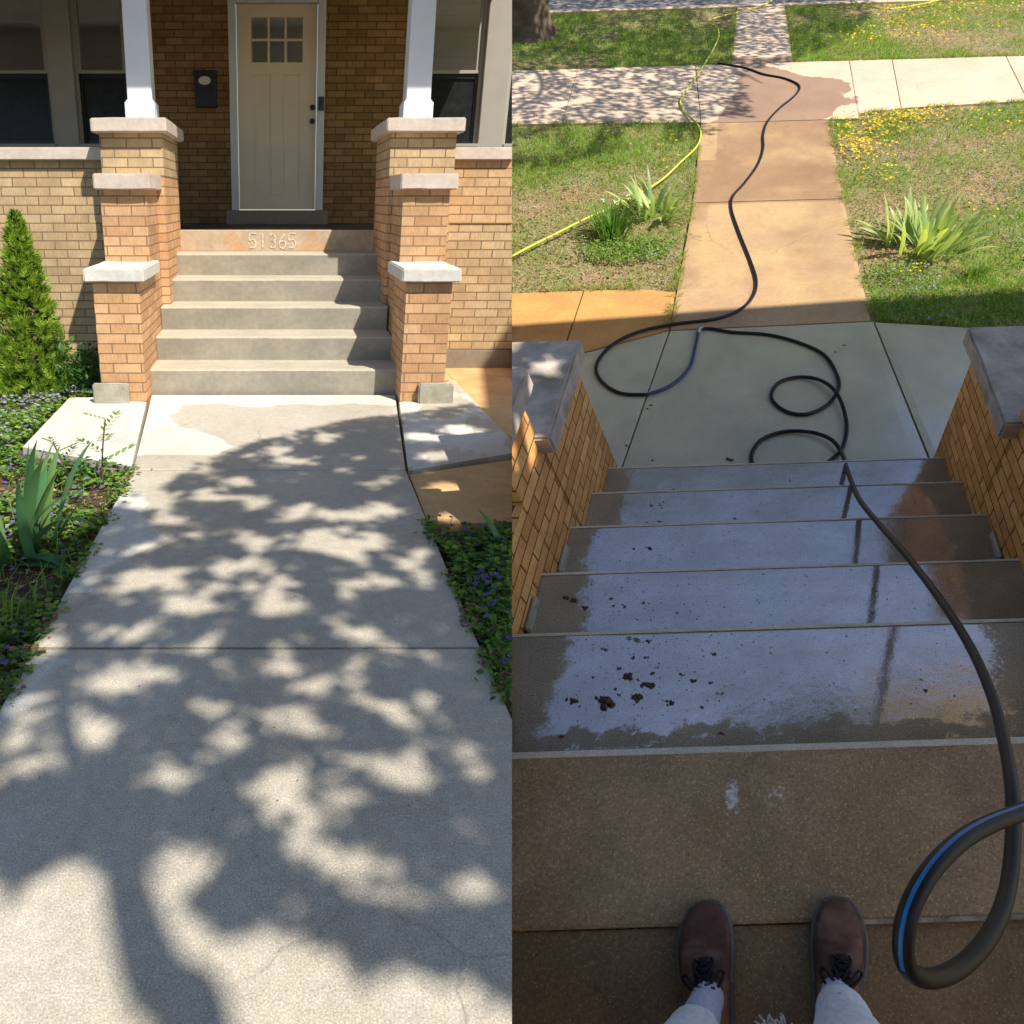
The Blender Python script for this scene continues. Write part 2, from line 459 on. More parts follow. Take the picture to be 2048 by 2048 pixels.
# piers: three stepped shafts each side with stone caps
for sgn, lo, mid, top in ((-1, (-1.235, -.93), (-1.255, -.935), (-1.335, -.875)), (1, (.835, 1.135), (.86, 1.185), (.825, 1.305))):
    p = put('pier', boxes([(lo[0], lo[1], 5.07, 5.62, -.1, .80), (mid[0], mid[1], 5.60, 6.12, -.1, 1.36), (top[0], top[1], 6.10, 6.95, -.1, 1.75)]), M['brick_orange'], house, A)
    put('cap', stone(lo[0] - .04, lo[1] + .045, 5.015, 5.72, .80, .885), M['limestone_pale'], p, A)
    put('cap', stone(mid[0] - .03, mid[1] + .04, 5.54, 6.14, 1.36, 1.462), M['limestone'], p, A)
    put('cap', stone(top[0] - .045, top[1] + .045, 6.02, 7.08, 1.75, 1.845), M['limestone'], p, A)
    c0 = (top[0] + top[1]) / 2
    # upper courses of the pier are the paler tan brick
    put('upper_brick', boxes([(top[0] - .003, top[1] + .003, 6.097, 6.953, 1.463, 1.749)]), M['brick_tan'], p, A)
    put('footing_block', stone(*((-1.285, -1.04) if sgn < 0 else (.955, 1.19)), 5.01, 5.065, -.04, .135, amp=.006), M['block'], p, A)
    cx = c0 + (.02 if sgn < 0 else .005)
    bm = bmesh.new(); merge(bm, rbox(cx - .095, cx + .095, 6.47, 6.66, 1.95, 3.4, .004))
    for v in bm.verts:
        k = (v.co.z - 1.95) / 1.45
        v.co.x = cx + (v.co.x - cx) * (1 - .10 * k)
    col = put('porch_column', bm, M['white_paint'], house, A)
    put('column_base', boxes([(cx - .115, cx + .115, 6.45, 6.68, 1.845, 1.99), (cx - .105, cx + .105, 6.46, 6.67, 1.985, 2.005)], .003), M['white_paint'], col, A)
# porch floor
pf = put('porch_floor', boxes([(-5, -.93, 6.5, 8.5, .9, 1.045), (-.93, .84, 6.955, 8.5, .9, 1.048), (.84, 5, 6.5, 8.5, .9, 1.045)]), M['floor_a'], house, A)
bm = rbox(-.93, .84, 6.915, 6.955, .875, 1.05, .004)
fe = put('floor_edge', bm, M['floor_face'], pf, A)
put('threshold', stone(-.56, .50, 8.28, 8.5, 1.05, 1.19, amp=.001), M['foundation'], house, A)
# house wall round the openings
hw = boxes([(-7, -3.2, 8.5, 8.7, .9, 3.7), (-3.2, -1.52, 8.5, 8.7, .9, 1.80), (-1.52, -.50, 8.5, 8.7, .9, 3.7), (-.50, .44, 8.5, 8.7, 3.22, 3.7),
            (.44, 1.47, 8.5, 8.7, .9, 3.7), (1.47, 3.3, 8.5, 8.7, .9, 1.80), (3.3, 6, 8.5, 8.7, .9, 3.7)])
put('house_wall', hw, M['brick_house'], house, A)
put('porch_roof', boxes([(-7, 2.2, 5.62, 9.2, 3.42, 3.62)]), M['trim_paint'], house, A, noclip=True)
put('shade_beam', boxes([(-7, 1.9, 6.45, 6.70, 2.76, 3.42)]), M['white_paint'], house, A, noclip=True)  # unseen front beam, added to cut skylight under the porch
# door
df = put('door_frame', boxes([(-.510, -.435, 8.455, 8.56, 1.19, 3.22), (.375, .450, 8.455, 8.56, 1.19, 3.22), (-.435, .375, 8.465, 8.56, 3.06, 3.22)], .004), M['trim_paint'], house, A)
door = bmesh.new()
X0, X1 = -.43, .37
gx = [-.285, -.125, -.105, .045, .065, .225]      # the three columns of glass
merge(door, boxes([(X0, -.285, 8.52, 8.565, 1.20, 3.055), (.225, X1, 8.52, 8.565, 1.20, 3.055), (-.285, .225, 8.52, 8.565, 2.945, 3.055),
                   (-.285, .225, 8.52, 8.565, 2.45, 2.56), (-.285, -.26, 8.52, 8.565, 1.2, 2.45), (.20, .225, 8.52, 8.565, 1.2, 2.45),
                   (-.26, .20, 8.52, 8.565, 1.2, 1.34), (-.095, .035, 8.52, 8.565, 1.34, 2.45),
                   (-.26, -.095, 8.528, 8.56, 1.34, 2.45), (.035, .20, 8.528, 8.56, 1.34, 2.45),
                   (-.125, -.105, 8.525, 8.56, 2.56, 2.945), (.045, .065, 8.525, 8.56, 2.56, 2.945), (-.285, -.125, 8.526, 8.56, 2.745, 2.765),
                   (-.105, .045, 8.526, 8.56, 2.745, 2.765), (.065, .225, 8.526, 8.56, 2.745, 2.765)], .0015))
dr = put('door', door, M['door_paint'], house, A)
for i in range(3):
    for z0, z1 in ((2.56, 2.745), (2.765, 2.945)):
        put('window_pane', rbox(gx[2 * i], gx[2 * i + 1], 8.54, 8.544, z0, z1), M['glass'], dr, A)
put('curtain', rbox(-.285, .225, 8.563, 8.568, 2.56, 2.945), M['curtain'], dr, A)
def disc(x, y0, y1, z, r, seg=20, dome=0):
    bm = bmesh.new()
    bmesh.ops.create_cone(bm, cap_ends=True, segments=seg, radius1=r, radius2=r * (1 - dome), depth=abs(y1 - y0))
    for v in bm.verts:
        v.co = V((x + v.co.x, (y0 + y1) / 2 - v.co.z, z + v.co.y))
    return bm
for z in (2.16, 2.035):
    kb = disc(.33, 8.515, 8.50, z, .026); merge(kb, disc(.33, 8.50, 8.462, z, .019, dome=.15))
    put('knob' if z < 2.1 else 'deadbolt', kb, M['black_metal'], dr, A)
dbm = rbox(.385, .445, 8.43, 8.455, 2.125, 2.25, .006, 2)
merge(dbm, disc(.415, 8.43, 8.424, 2.15, .014))
dbell = empty('doorbell', A(.415, 8.45, 2.12), 'small dark grey doorbell panel on the door frame beside the deadbolt', 'doorbell')
put('body', dbm, M['grey_plastic'], dbell, A)
put('button', disc(.415, 8.428, 8.42, 2.20, .012), M['black_metal'], dbell, A)
# windows
def window(x0, x1):
    w = put('window', boxes([(x0, x0 + .035, 8.53, 8.60, 1.82, 3.7), (x1 - .035, x1, 8.53, 8.60, 1.82, 3.7), (x0, x1, 8.45, 8.60, 1.795, 1.825)], .003), M['grey_trim'], house, A)
    put('upper_sash', boxes([(x0 + .035, x0 + .065, 8.55, 8.585, 2.49, 3.7), (x1 - .065, x1 - .035, 8.55, 8.585, 2.49, 3.7), (x0 + .035, x1 - .035, 8.54, 8.585, 2.465, 2.495)], .002), M['grey_trim'], w, A)
    put('lower_sash', boxes([(x0 + .04, x0 + .06, 8.56, 8.59, 1.83, 2.465), (x1 - .06, x1 - .04, 8.56, 8.59, 1.83, 2.465), (x0 + .04, x1 - .04, 8.56, 8.59, 1.83, 1.86), (x0 + .04, x1 - .04, 8.56, 8.59, 2.42, 2.462)], .002), M['screen'], w, A)
    put('glass', rbox(x0 + .06, x1 - .06, 8.57, 8.574, 2.49, 3.7), M['glass'], w, A)
    put('screen', rbox(x0 + .05, x1 - .05, 8.577, 8.58, 1.85, 2.43), M['glass_low'], w, A)
    bl = bmesh.new()
    z = 2.44
    while z < 3.7:
        merge(bl, rbox(x0 + .05, x1 - .05, 8.62, 8.64, z, z + .041)); z += .045
    put('blind', bl, M['blind'], w, A)
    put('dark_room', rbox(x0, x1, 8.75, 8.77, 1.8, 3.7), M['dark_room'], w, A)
window(-3.2, -2.31); window(-2.07, -1.52); window(1.47, 2.04); window(2.30, 3.2)
for x0_, x1_ in ((-2.31, -2.07), (2.04, 2.30)):
    put('window_mullion', boxes([(x0_, x1_, 8.47, 8.60, 1.79, 3.7)], .006), M['grey_trim'], house, A)

# --- concrete steps
NOSE = [(5.30 + .325 * k, .175 * (k + 1)) for k in range(5)]
def stair_profile(noses, top, base_b, base_z, back_b, lip=.012):
    pts = [(base_b, base_z)]
    for b, z in noses:
        pts += [(b, z - .03), (b + .0035, z - .012), (b + .012, z - .003), (b + .03, z)]
        nb = noses[noses.index((b, z)) + 1][0] if (b, z) != noses[-1] else back_b
        pts += [(nb + (.014 if (b, z) != noses[-1] else 0), z + .0)]
    pts[-1] = (back_b, noses[-1][1])
    return pts
def extrude_profile(pts, a0, a1, n, matfn, amp=.003, flip=1):
    bm = bmesh.new(); rows = []
    for i in range(n + 1):
        x = a0 + (a1 - a0) * i / n; r = []
        for j, (b, z) in enumerate(pts):
            p = V((x * 4, b * 4, z * 4))
            r.append(bm.verts.new((x, b + amp * noise.noise(p) * (0 if j == 0 else 1), z + amp * .5 * noise.noise(p + V((9, 9, 9))) * (0 if j == 0 else 1))))
        rows.append(r)
    for i in range(n):
        for j in range(len(pts) - 1):
            f = bm.faces.new((rows[i][j], rows[i + 1][j], rows[i + 1][j + 1], rows[i][j + 1]))
            f.material_index = matfn(j, pts)
    bmesh.ops.recalc_face_normals(bm, faces=bm.faces[:])
    return bm
pr = stair_profile(NOSE, 1.05, 5.315, -.02, 6.93)
st = empty('porch_steps', A(-.05, 5.3, 0), 'five pale concrete steps rising between brick piers to the cream door', 'steps')
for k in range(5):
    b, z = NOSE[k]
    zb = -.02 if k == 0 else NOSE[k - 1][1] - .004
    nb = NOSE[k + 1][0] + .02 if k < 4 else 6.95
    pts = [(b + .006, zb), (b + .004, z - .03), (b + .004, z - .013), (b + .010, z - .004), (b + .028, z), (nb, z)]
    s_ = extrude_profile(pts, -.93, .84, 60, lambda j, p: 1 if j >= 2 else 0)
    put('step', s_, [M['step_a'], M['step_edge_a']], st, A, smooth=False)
# house number painted on the top riser
STK = {'5': [[(1, 1), (.1, 1), (.05, .55), (.6, .6), (.95, .35), (.75, .03), (.05, .05)]], '1': [[(.5, 1), (.5, 0)]],
       '3': [[(.05, .9), (.5, 1), (.9, .8), (.75, .55), (.35, .52), (.8, .45), (.95, .2), (.6, 0), (.05, .1)]],
       '6': [[(.85, 1), (.3, .65), (.05, .3), (.3, 0), (.75, .02), (.95, .3), (.7, .5), (.2, .4)]]}
nb_ = bmesh.new()
def ribbon(bm, pts, w, b):
    pts = smoothcurve([V((x, 0, z)) for x, z in pts], 5)
    pr_ = None
    for i, p in enumerate(pts):
        t = (pts[min(i + 1, len(pts) - 1)] - pts[max(i - 1, 0)]).normalized(); nrm = V((-t.z, 0, t.x))
        ww = w * (1 + .9 * noise.noise(p * 90))
        q = (bm.verts.new((p.x - nrm.x * ww, b, p.z - nrm.z * ww)), bm.verts.new((p.x + nrm.x * ww, b, p.z + nrm.z * ww)))
        if pr_: bm.faces.new((pr_[0], q[0], q[1], pr_[1]))
        pr_ = q
for i, ch in enumerate('51365'):
    for s_ in STK[ch]:
        ribbon(nb_, [(-.27 + i * .087 + x * .062, .905 + z * .115) for x, z in s_], .0068, 6.9105)
put('house_number', nb_, M['chalk'], fe, A)

# mailbox
mb = empty('mailbox', A(-.74, 8.45, 2.15), 'black wall mailbox with cream oval emblem on the shaded brick beside the door', 'mailbox')
put('body', boxes([(-.855, -.635, 8.40, 8.495, 2.155, 2.44)], .008, 2), M['black_metal'], mb, A)
put('lid', boxes([(-.865, -.625, 8.385, 8.497, 2.425, 2.475)], .008, 2), M['black_metal'], mb, A)
em = disc(-.75, 8.398, 8.392, 2.385, .062, 32)
for v in em.verts: v.co.z = 2.385 + (v.co.z - 2.385) * .6
merge(em, boxes([(-.785, -.765, 8.390, 8.393, 2.375, 2.395, 1), (-.757, -.74, 8.390, 8.393, 2.372, 2.395, 1), (-.732, -.715, 8.390, 8.393, 2.375, 2.397, 1)]))
put('emblem', em, [M['emblem'], M['trim_paint']], mb, A)

# ------------------------------------------------------------------ foliage builder (world coordinates)
R = random.Random(11)
def rv():
    while True:
        v = V((R.uniform(-1, 1), R.uniform(-1, 1), R.uniform(-1, 1)))
        if .05 < v.length < 1: return v.normalized()
class Fol:
    def __init__(s): s.v, s.f, s.m = [], [], []
    def leaf(s, p, d, n, L, w, mi=0, fold=.18):
        d = d.normalized(); n = (n - d * n.dot(d)).normalized(); q = d.cross(n)
        i = len(s.v)
        mid = p + d * L * .45 + n * fold * w
        s.v += [p, mid + q * w * .5, p + d * L, mid - q * w * .5, p + d * L * .5]
        s.f += [(i, i + 1, i + 4), (i + 1, i + 2, i + 4), (i + 2, i + 3, i + 4), (i + 3, i, i + 4)]; s.m += [mi] * 4
    def tri(s, p, d, n, L, w, mi=0):
        q = d.cross(n).normalized() * w * .5; i = len(s.v)
        s.v += [p - d * L * .5 * .0, p + d * L * .45 + q, p + d * L, p + d * L * .45 - q]
        s.f += [(i, i + 1, i + 2, i + 3)]; s.m.append(mi)
    def blade(s, p, d, up, L, w, mi=0):
        h = (d - up * d.dot(up))
        q = up.cross(h).normalized() * w * .5 if h.length > 1e-4 else up.orthogonal().normalized() * w * .5
        i = len(s.v); m = p + (up * .6 + h * .25) * L; t = p + (up * .85 + h * .8) * L
        s.v += [p - q, p + q, m + q * .8, m - q * .8, t]
        s.f += [(i, i + 1, i + 2, i + 3), (i + 3, i + 2, i + 4)]; s.m += [mi, mi]
    def sword(s, p, d, up, L, w, droop=.6, mi=0, seg=9, twist=0):
        """broad pointed leaf that rises along d and arches over"""
        h = (d - up * d.dot(up)).normalized(); ang = math.acos(max(-1, min(1, d.normalized().dot(up))))
        i0 = len(s.v); c = V(p)
        for k in range(seg + 1):
            t = k / seg
            a = ang + droop * t ** 2.2
            dr = up * math.cos(a) + h * math.sin(a)
            nn = (up * -math.sin(a) + h * math.cos(a))
            q = dr.cross(nn).normalized()
            q = (q * math.cos(twist * t) + nn * math.sin(twist * t))
            ww = w * .5 * (min(1, .62 + 1.2 * t) * (1 - max(0, (t - .45) / .55) ** 1.8)) + .0008
            s.v += [c - q * ww, c + nn * ww * -.28, c + q * ww]
            if k:
                j = i0 + 3 * k
                s.f += [(j - 3, j - 2, j + 1, j), (j - 2, j - 1, j + 2, j + 1)]; s.m += [mi, mi]
            c = c + dr * (L / seg)
    def flower(s, p, up, r, mi, n=5):
        x = up.orthogonal().normalized(); y = up.cross(x); a0 = R.uniform(0, 6)
        for k in range(n):
            a = a0 + k * 2 * math.pi / n
            d = (x * math.cos(a) + y * math.sin(a)) + up * .5
            s.leaf(p, d, up, r, r * .8, mi, .1)
    def done(s, name, mats, parent=None, site=None, smooth=False, **kw):
        me = bpy.data.meshes.new('t'); me.from_pydata([tuple(v) for v in s.v], [], s.f)
        me.polygons.foreach_set('material_index', s.m)
        bm = bmesh.new(); bm.from_mesh(me); bpy.data.meshes.remove(me)
        return put(name, bm, mats, parent, site, uv=False, world=True, smooth=smooth, **kw)

M['leaf_dark'] = leaf_mat('leaf_dark', (.03, .085, .02), (.075, .18, .045), .45, .3)
M['leaf_mid'] = leaf_mat('leaf_mid', (.065, .17, .03), (.18, .34, .06), .5, .35, (.2, .28, .06))
M['leaf_crown'] = leaf_mat('leaf_crown', (.03, .07, .015), (.08, .16, .03), .5, .12)
M['leaf_lime'] = leaf_mat('leaf_lime', (.14, .27, .04), (.30, .42, .07), .5, .4)
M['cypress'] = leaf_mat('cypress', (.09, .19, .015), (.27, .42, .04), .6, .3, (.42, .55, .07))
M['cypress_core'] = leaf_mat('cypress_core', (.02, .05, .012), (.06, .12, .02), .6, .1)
M['iris_a'] = leaf_mat('iris_blue_green', (.05, .15, .07), (.11, .25, .10), .38, .3, (.2, .32, .1))
M['iris_b'] = leaf_mat('iris_pale_green', (.27, .38, .17), (.42, .52, .2), .42, .4, (.6, .66, .22))
M['violet'] = leaf_mat('violet_petals', (.12, .08, .3), (.24, .18, .45), .6, .3)
M['violet_pale'] = leaf_mat('pale_violet_petals', (.3, .28, .42), (.45, .42, .5), .6, .3)
M['yellow'] = leaf_mat('yellow_petals', (.75, .5, .01), (.9, .72, .03), .5, .3)
M['white_petal'] = leaf_mat('white_petals', (.75, .76, .8), (.85, .85, .82), .5, .3)
M['straw'] = leaf_mat('dry_straw', (.28, .18, .09), (.55, .40, .22), .8, .2)
M['dead_leaf'] = leaf_mat('dead_leaf', (.12, .065, .035), (.35, .22, .13), .8, .15)
M['grass'] = leaf_mat('grass_blades', (.11, .26, .02), (.26, .44, .045), .5, .4, (.40, .50, .08))
M['grass_dull'] = leaf_mat('dull_grass', (.28, .31, .09), (.46, .42, .17), .6, .3)

def inpoly(x, y, P):
    c = False; j = len(P) - 1
    for i in range(len(P)):
        if (P[i][1] > y) != (P[j][1] > y) and x < (P[j][0] - P[i][0]) * (y - P[i][1]) / (P[j][1] - P[i][1]) + P[i][0]: c = not c
        j = i
    return c
def nz(x, y, s=1.0, o=0.0): return noise.noise(V((x * s + o, y * s - o, o)))

# --- planted beds of site A
UA = A.u
bedL = [(-4.0, 1.0), (-.80, 1.0), (-.80, 3.66), (-1.50, 3.98), (-1.53, 5.2), (-1.32, 5.2), (-1.32, 6.22), (-4.5, 6.22)]
bedR = [(.655, .8), (1.7, .8), (1.7, 2.95), (.68, 2.95)]
def ground_cover_a(name, poly, n, label, lush):
    F = Fol(); xs = [p[0] for p in poly]; ys = [p[1] for p in poly]
    for _ in range(n):
        x = R.uniform(min(xs), max(xs)); y = R.uniform(min(ys), max(ys))
        if not inpoly(x, y, poly): continue
        far = y > 4.1
        k = nz(x, y, 2.6, 3.1) + lush + (.35 if far else 0)
        p = A(x, y, -.05); up = UA
        if R.random() < .24 - k * .25:
            d = (rv() + up * .0); d = d - up * d.dot(up) * .8
            F.leaf(p + up * R.uniform(.003, .012), d, up + rv() * .5, R.uniform(.012, .04), R.uniform(.006, .018), 3 if R.random() < .6 else 4)
        elif R.random() < .48 + k:
            h = R.uniform(.01, .05 + .05 * max(0, k)); c = p + up * h + rv() * .01
            for _ in range(3):
                d = rv(); d = (d - up * d.dot(up)).normalized() + up * R.uniform(-.1, .5)
                s = R.uniform(.018, .036)
                F.leaf(c, d, up + rv() * .5, s, s * .85, R.choice((0, 1, 1, 2)) if not far else R.choice((1, 2, 1)))
        if R.random() < (.03 + (.10 if nz(x, y, 3.3, 9) > .15 else 0) + (.22 if far else 0)):
            F.flower(p + up * R.uniform(.05, .09), up + rv() * .4, R.uniform(.010, .016), 6 if (far and R.random() < .7) else 5)
        if R.random() < .10:
            d = rv(); F.blade(p, d - up * d.dot(up), up, R.uniform(.05, .14), .004, 1)
    return tag(F.done(name, [M['leaf_dark'], M['leaf_mid'], M['leaf_lime'], M['straw'], M['dead_leaf'], M['violet'], M['violet_pale']], site=A), label, 'ground cover', kind='stuff')
ground_cover_a('violet_ground_cover', bedL, 46000, 'low violets, weeds and dry leaves in the bed left of the path', .06)
ground_cover_a('violet_ground_cover', bedR, 13000, 'lush violets with purple flowers in the shady bed right of the path', .35)

def iris(name, site, base, n, Ls, w, spread, mat, label, group=None, tilt=(.05, .55), droop=(.1, .9), extra=(), smooth=True):
    F = Fol(); up = site.u if site is A else site.frame()[2]
    for _ in range(n):
        a = R.uniform(0, 2 * math.pi); r = spread * R.random() ** .6
        x, y, nn = site.frame()
        h = x * math.cos(a) + y * math.sin(a)
        th = R.uniform(*tilt)
        F.sword(base + h * r, nn * math.cos(th) + h * math.sin(th), nn, R.uniform(*Ls), w * R.uniform(.75, 1.1), R.uniform(*droop), 0, 9, R.uniform(-.5, .5))
    for (off, d, L, ww, dr) in extra:
        F.sword(base + off, d.normalized(), up, L, ww, dr, 0, 11)
    return tag(F.done(name, [M[mat]], site=site, smooth=smooth), label, 'plant', group)
X = V((1, 0, 0)); Y = V((0, 1, 0)); Z = V((0, 0, 1))
iris('iris_plant', A, A(-1.10, 2.74, -.05), 30, (.28, .50), .056, .15, 'iris_a', 'large iris with broad blue-green sword leaves in the bed left of the path',
     tilt=(.05, .62), droop=(.0, .6),
     extra=[(V((.05, 0, 0)), V((.55, -.1, .6)), .46, .05, 1.5), (V((.04, -.03, 0)), V((.8, -.25, .35)), .34, .055, 1.9), (V((.02, 0, 0)), V((.5, .2, .8)), .42, .045, 1.3),
            (V((.05, -.05, 0)), V((.9, -.3, .2)), .3, .05, .6), (V((-.05, 0, 0)), V((-.4, 0, .9)), .5, .06, .4)])
iris('iris_plant', A, A(.95, 2.72, -.05), 7, (.14, .3), .028, .05, 'iris_a', 'small iris with narrow green leaves among violets right of the path', tilt=(.1, .7))
F = Fol()
for _ in range(75):
    d = rv(); F.blade(A(-.96, 2.18, -.05) + X * R.uniform(-.09, .09) + Y * R.uniform(-.1, .1), (d - UA * d.dot(UA)).normalized() * R.uniform(.4, 1.3), UA, R.uniform(.1, .22), .005, 0)
tag(F.done('grass_tuft', [M['leaf_lime']], site=A), 'tuft of thin grass blades below the big iris beside the path', 'plant')

F = Fol()
for _ in range(3800):                              # bed plants creeping over the path edges
    sd = R.random() < .5; y = R.uniform(.8, 3.7) if sd else R.uniform(.8, 3.0)
    if nz(0 if sd else 5, y, 4, 2) + .4 * nz(1, y, 13, 3) < -.1: continue
    x = (-.775 if sd else .645) + R.gauss(0, .018) * (1 if R.random() < .8 else 1.8)
    d = rv(); d = d - UA * d.dot(UA) * .7
    F.leaf(A(x, y, 0) + UA * R.uniform(-.02, .02), d, UA + rv() * .5, R.uniform(.014, .03), R.uniform(.010, .022), R.choice((0, 1, 1, 2, 3)))
tag(F.done('edge_plants', [M['leaf_dark'], M['leaf_mid'], M['leaf_lime'], M['dead_leaf']], site=A), 'small bed plants creeping over both edges of the front path', 'ground cover', kind='stuff')
F = Fol()
for _ in range(170):
    x, y = R.uniform(-.75, .62), 1 + 4.2 * R.random() ** 1.2
    d = rv(); d = d - UA * d.dot(UA)
    F.leaf(A(x, y, .003), d, UA, R.uniform(.003, .009), R.uniform(.002, .005), R.choice((0, 0, 1)))
tag(F.done('path_litter', [M['dead_leaf'], M['straw']], site=A), 'tiny bits of leaf litter scattered on the front path', 'litter', kind='stuff')

iris('iris_plant', A, A(-1.34, 2.62, -.05), 16, (.30, .50), .058, .12, 'iris_a', 'cut-off iris clump at the left edge behind the large iris', tilt=(.05, .55), droop=(.0, .6))

# seedlings in front of the apron slab
def seedling(base, H, lean, nb, label, mat):
    e = empty('seedling', base, label, 'plant', 'woody seedlings at the slab edge')
    F = Fol(); top = base + UA * H + X * lean
    put('stem', tube(smoothcurve([base, base + UA * H * .5 + X * lean * .3, top], 4), .0035, 6), M['twig'], e, A, uv=False, world=True)
    for i in range(nb):
        t = .35 + .65 * i / max(1, nb - 1)
        p = base + UA * H * t + X * lean * t * t
        a = i * 2.4 + .5
        d = (X * math.cos(a) + Y * math.sin(a) * .8 + UA * .45).normalized()
        L = H * R.uniform(.35, .5) * (1.25 - .5 * t)
        q = d.cross(UA).normalized()
        for k in range(5):
            c = p + d * L * (k / 4) * .8
            for sg in (-1, 1):
                F.leaf(c, d * .6 + q * sg * .8 + UA * .1, UA, L * .3, L * .12, 0)
        F.leaf(p + d * L * .8, d, UA, L * .34, L * .13, 0)
    F.done('leaves', [M[mat]], e, A)
seedling(A(-.905, 3.56, -.05), .33, .04, 5, 'taller thin seedling with small leaflets at the corner of the pale slab', 'leaf_mid')
seedling(A(-1.04, 3.46, -.05), .25, -.06, 8, 'shorter bushy seedling with toothed leaves left of the taller one', 'leaf_dark')
seedling(A(-1.10, 3.38, -.05), .15, -.05, 6, 'smallest leafy seedling nearest the big iris', 'leaf_mid')

# arborvitae
ev = empty('evergreen_shrub', A(-1.78, 5.42, -.05), 'bright green conical evergreen shrub in front of the tan brick wall', 'shrub')
base = A(-1.80, 5.40, -.05)
put('trunk', tube([base, base + UA * .5, base + UA * 1.05], [.03, .02, .006], 8), M['bark'], ev, A, uv=False, world=True)
F = Fol(); H = 1.20
def cone_r(t): return (.225 * (1 - t) ** .78 + .012) * (min(1, .72 + t * 3))
for i in range(3000):
    t = R.random() ** 1.25; a = R.uniform(0, 2 * math.pi)
    lump = 1 + .34 * noise.noise(V((math.cos(a) * 2.2, math.sin(a) * 2.2, t * 8))) + .12 * noise.noise(V((math.cos(a) * 6, math.sin(a) * 6, t * 22)))
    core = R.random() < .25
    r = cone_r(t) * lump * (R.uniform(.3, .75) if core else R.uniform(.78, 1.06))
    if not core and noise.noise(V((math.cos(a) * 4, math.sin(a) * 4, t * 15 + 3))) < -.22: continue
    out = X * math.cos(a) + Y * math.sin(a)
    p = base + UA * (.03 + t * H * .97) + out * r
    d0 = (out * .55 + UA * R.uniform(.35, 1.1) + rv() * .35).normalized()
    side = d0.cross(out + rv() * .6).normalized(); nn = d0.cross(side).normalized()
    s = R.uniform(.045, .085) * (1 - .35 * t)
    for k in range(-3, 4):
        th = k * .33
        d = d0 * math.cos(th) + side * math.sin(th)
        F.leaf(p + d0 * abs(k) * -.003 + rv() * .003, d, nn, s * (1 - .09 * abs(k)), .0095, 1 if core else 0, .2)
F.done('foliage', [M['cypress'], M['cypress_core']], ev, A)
# low leafy plants in the shade between shrub and pier
F = Fol()
for _ in range(1500):
    x = R.uniform(-1.62, -1.30); y = R.uniform(5.25, 6.2)
    h = R.random() * (.26 + .2 * nz(x, y, 4))
    if x > -1.36 and y < 5.3: continue
    d = rv(); F.leaf(A(x, y, -.05) + UA * h, d + UA * .3, UA + rv() * .5, R.uniform(.03, .06), R.uniform(.012, .025), 0)
tag(F.done('leafy_plant', [M['leaf_dark']], site=A), 'dark leafy plant in the shade between the conical shrub and the pier', 'plant')

# ------------------------------------------------------------------ shade tree of site A (stands behind the photographer)
BL = [(-0.49,1.84,0.09,0.09),(-0.33,1.85,0.05,0.04),(-0.51,1.64,0.07,0.06),(-0.68,1.79,0.04,0.03),(-0.59,1.77,0.03,0.04),(-0.70,1.58,0.05,0.06),(-0.59,1.50,0.05,0.07),(0.01,1.89,0.08,0.06),(0.12,1.79,0.05,0.05),(0.25,1.74,0.05,0.07),(-0.18,1.71,0.06,0.04),(-0.25,1.60,0.05,0.04),(-0.13,1.57,0.06,0.07),(0.07,1.63,0.08,0.03),(-0.28,1.44,0.10,0.06),(0.00,1.42,0.08,0.08),(0.19,1.47,0.03,0.04),(0.32,1.46,0.08,0.09),(0.48,1.51,0.04,0.03),(0.48,1.42,0.03,0.03),(0.16,1.37,0.06,0.05),(-0.20,1.20,0.09,0.07),(0.05,1.25,0.06,0.09),(0.17,1.17,0.07,0.08),(0.32,1.18,0.03,0.02),(0.40,1.13,0.06,0.05),(0.41,1.29,0.04,0.03),(0.28,1.09,0.04,0.02),(-0.05,1.30,0.02,0.02),(-0.62,3.26,0.11,0.16),(-0.34,3.30,0.09,0.10),(-0.21,3.48,0.08,0.10),(0.27,4.23,0.09,0.14),(-0.01,3.98,0.09,0.10),(0.06,3.80,0.11,0.07),(-0.09,3.23,0.07,0.07),(0.11,3.13,0.11,0.08),(0.29,3.07,0.14,0.08),(0.47,3.13,0.11,0.08),(0.16,2.79,0.15,0.13),(-0.11,2.79,0.10,0.09),(0.32,2.74,0.09,0.09),(-0.53,2.47,0.08,0.10),(-0.41,2.43,0.06,0.07),(-0.23,2.56,0.07,0.07),(-0.09,2.60,0.06,0.07),(-0.26,2.39,0.06,0.06),(-0.05,2.35,0.09,0.11),(0.02,2.43,0.08,0.05),(-0.33,2.27,0.10,0.09),(-0.72,2.10,0.05,0.06),(-0.57,2.10,0.06,0.06),(-0.46,2.07,0.04,0.04),(0.24,2.11,0.10,0.06),(0.36,2.45,0.09,0.06),(0.50,2.60,0.09,0.07),(0.23,2.37,0.05,0.06),(0.56,2.45,0.05,0.06),(-0.49,3.01,0.09,0.07),(-0.33,2.87,0.07,0.05),(-0.54,2.74,0.06,0.06),(-0.73,2.00,0.07,0.04),(0.48,1.95,0.05,0.03),(0.33,2.00,0.05,0.03),(0.85,4.23,0.14,0.11),(1.13,4.39,0.15,0.12),(0.86,3.89,0.12,0.09),(1.10,3.98,0.10,0.10),(0.83,3.40,0.14,0.11),(0.99,3.26,0.10,0.10),(0.76,3.07,0.11,0.06),(-0.82,3.26,0.06,0.09)]
def interp(x, P):
    if x <= P[0][0]: return P[0][1]
    for (x0, y0), (x1, y1) in zip(P, P[1:]):
        if x <= x1: return y0 + (y1 - y0) * (x - x0) / (x1 - x0)
    return P[-1][1]
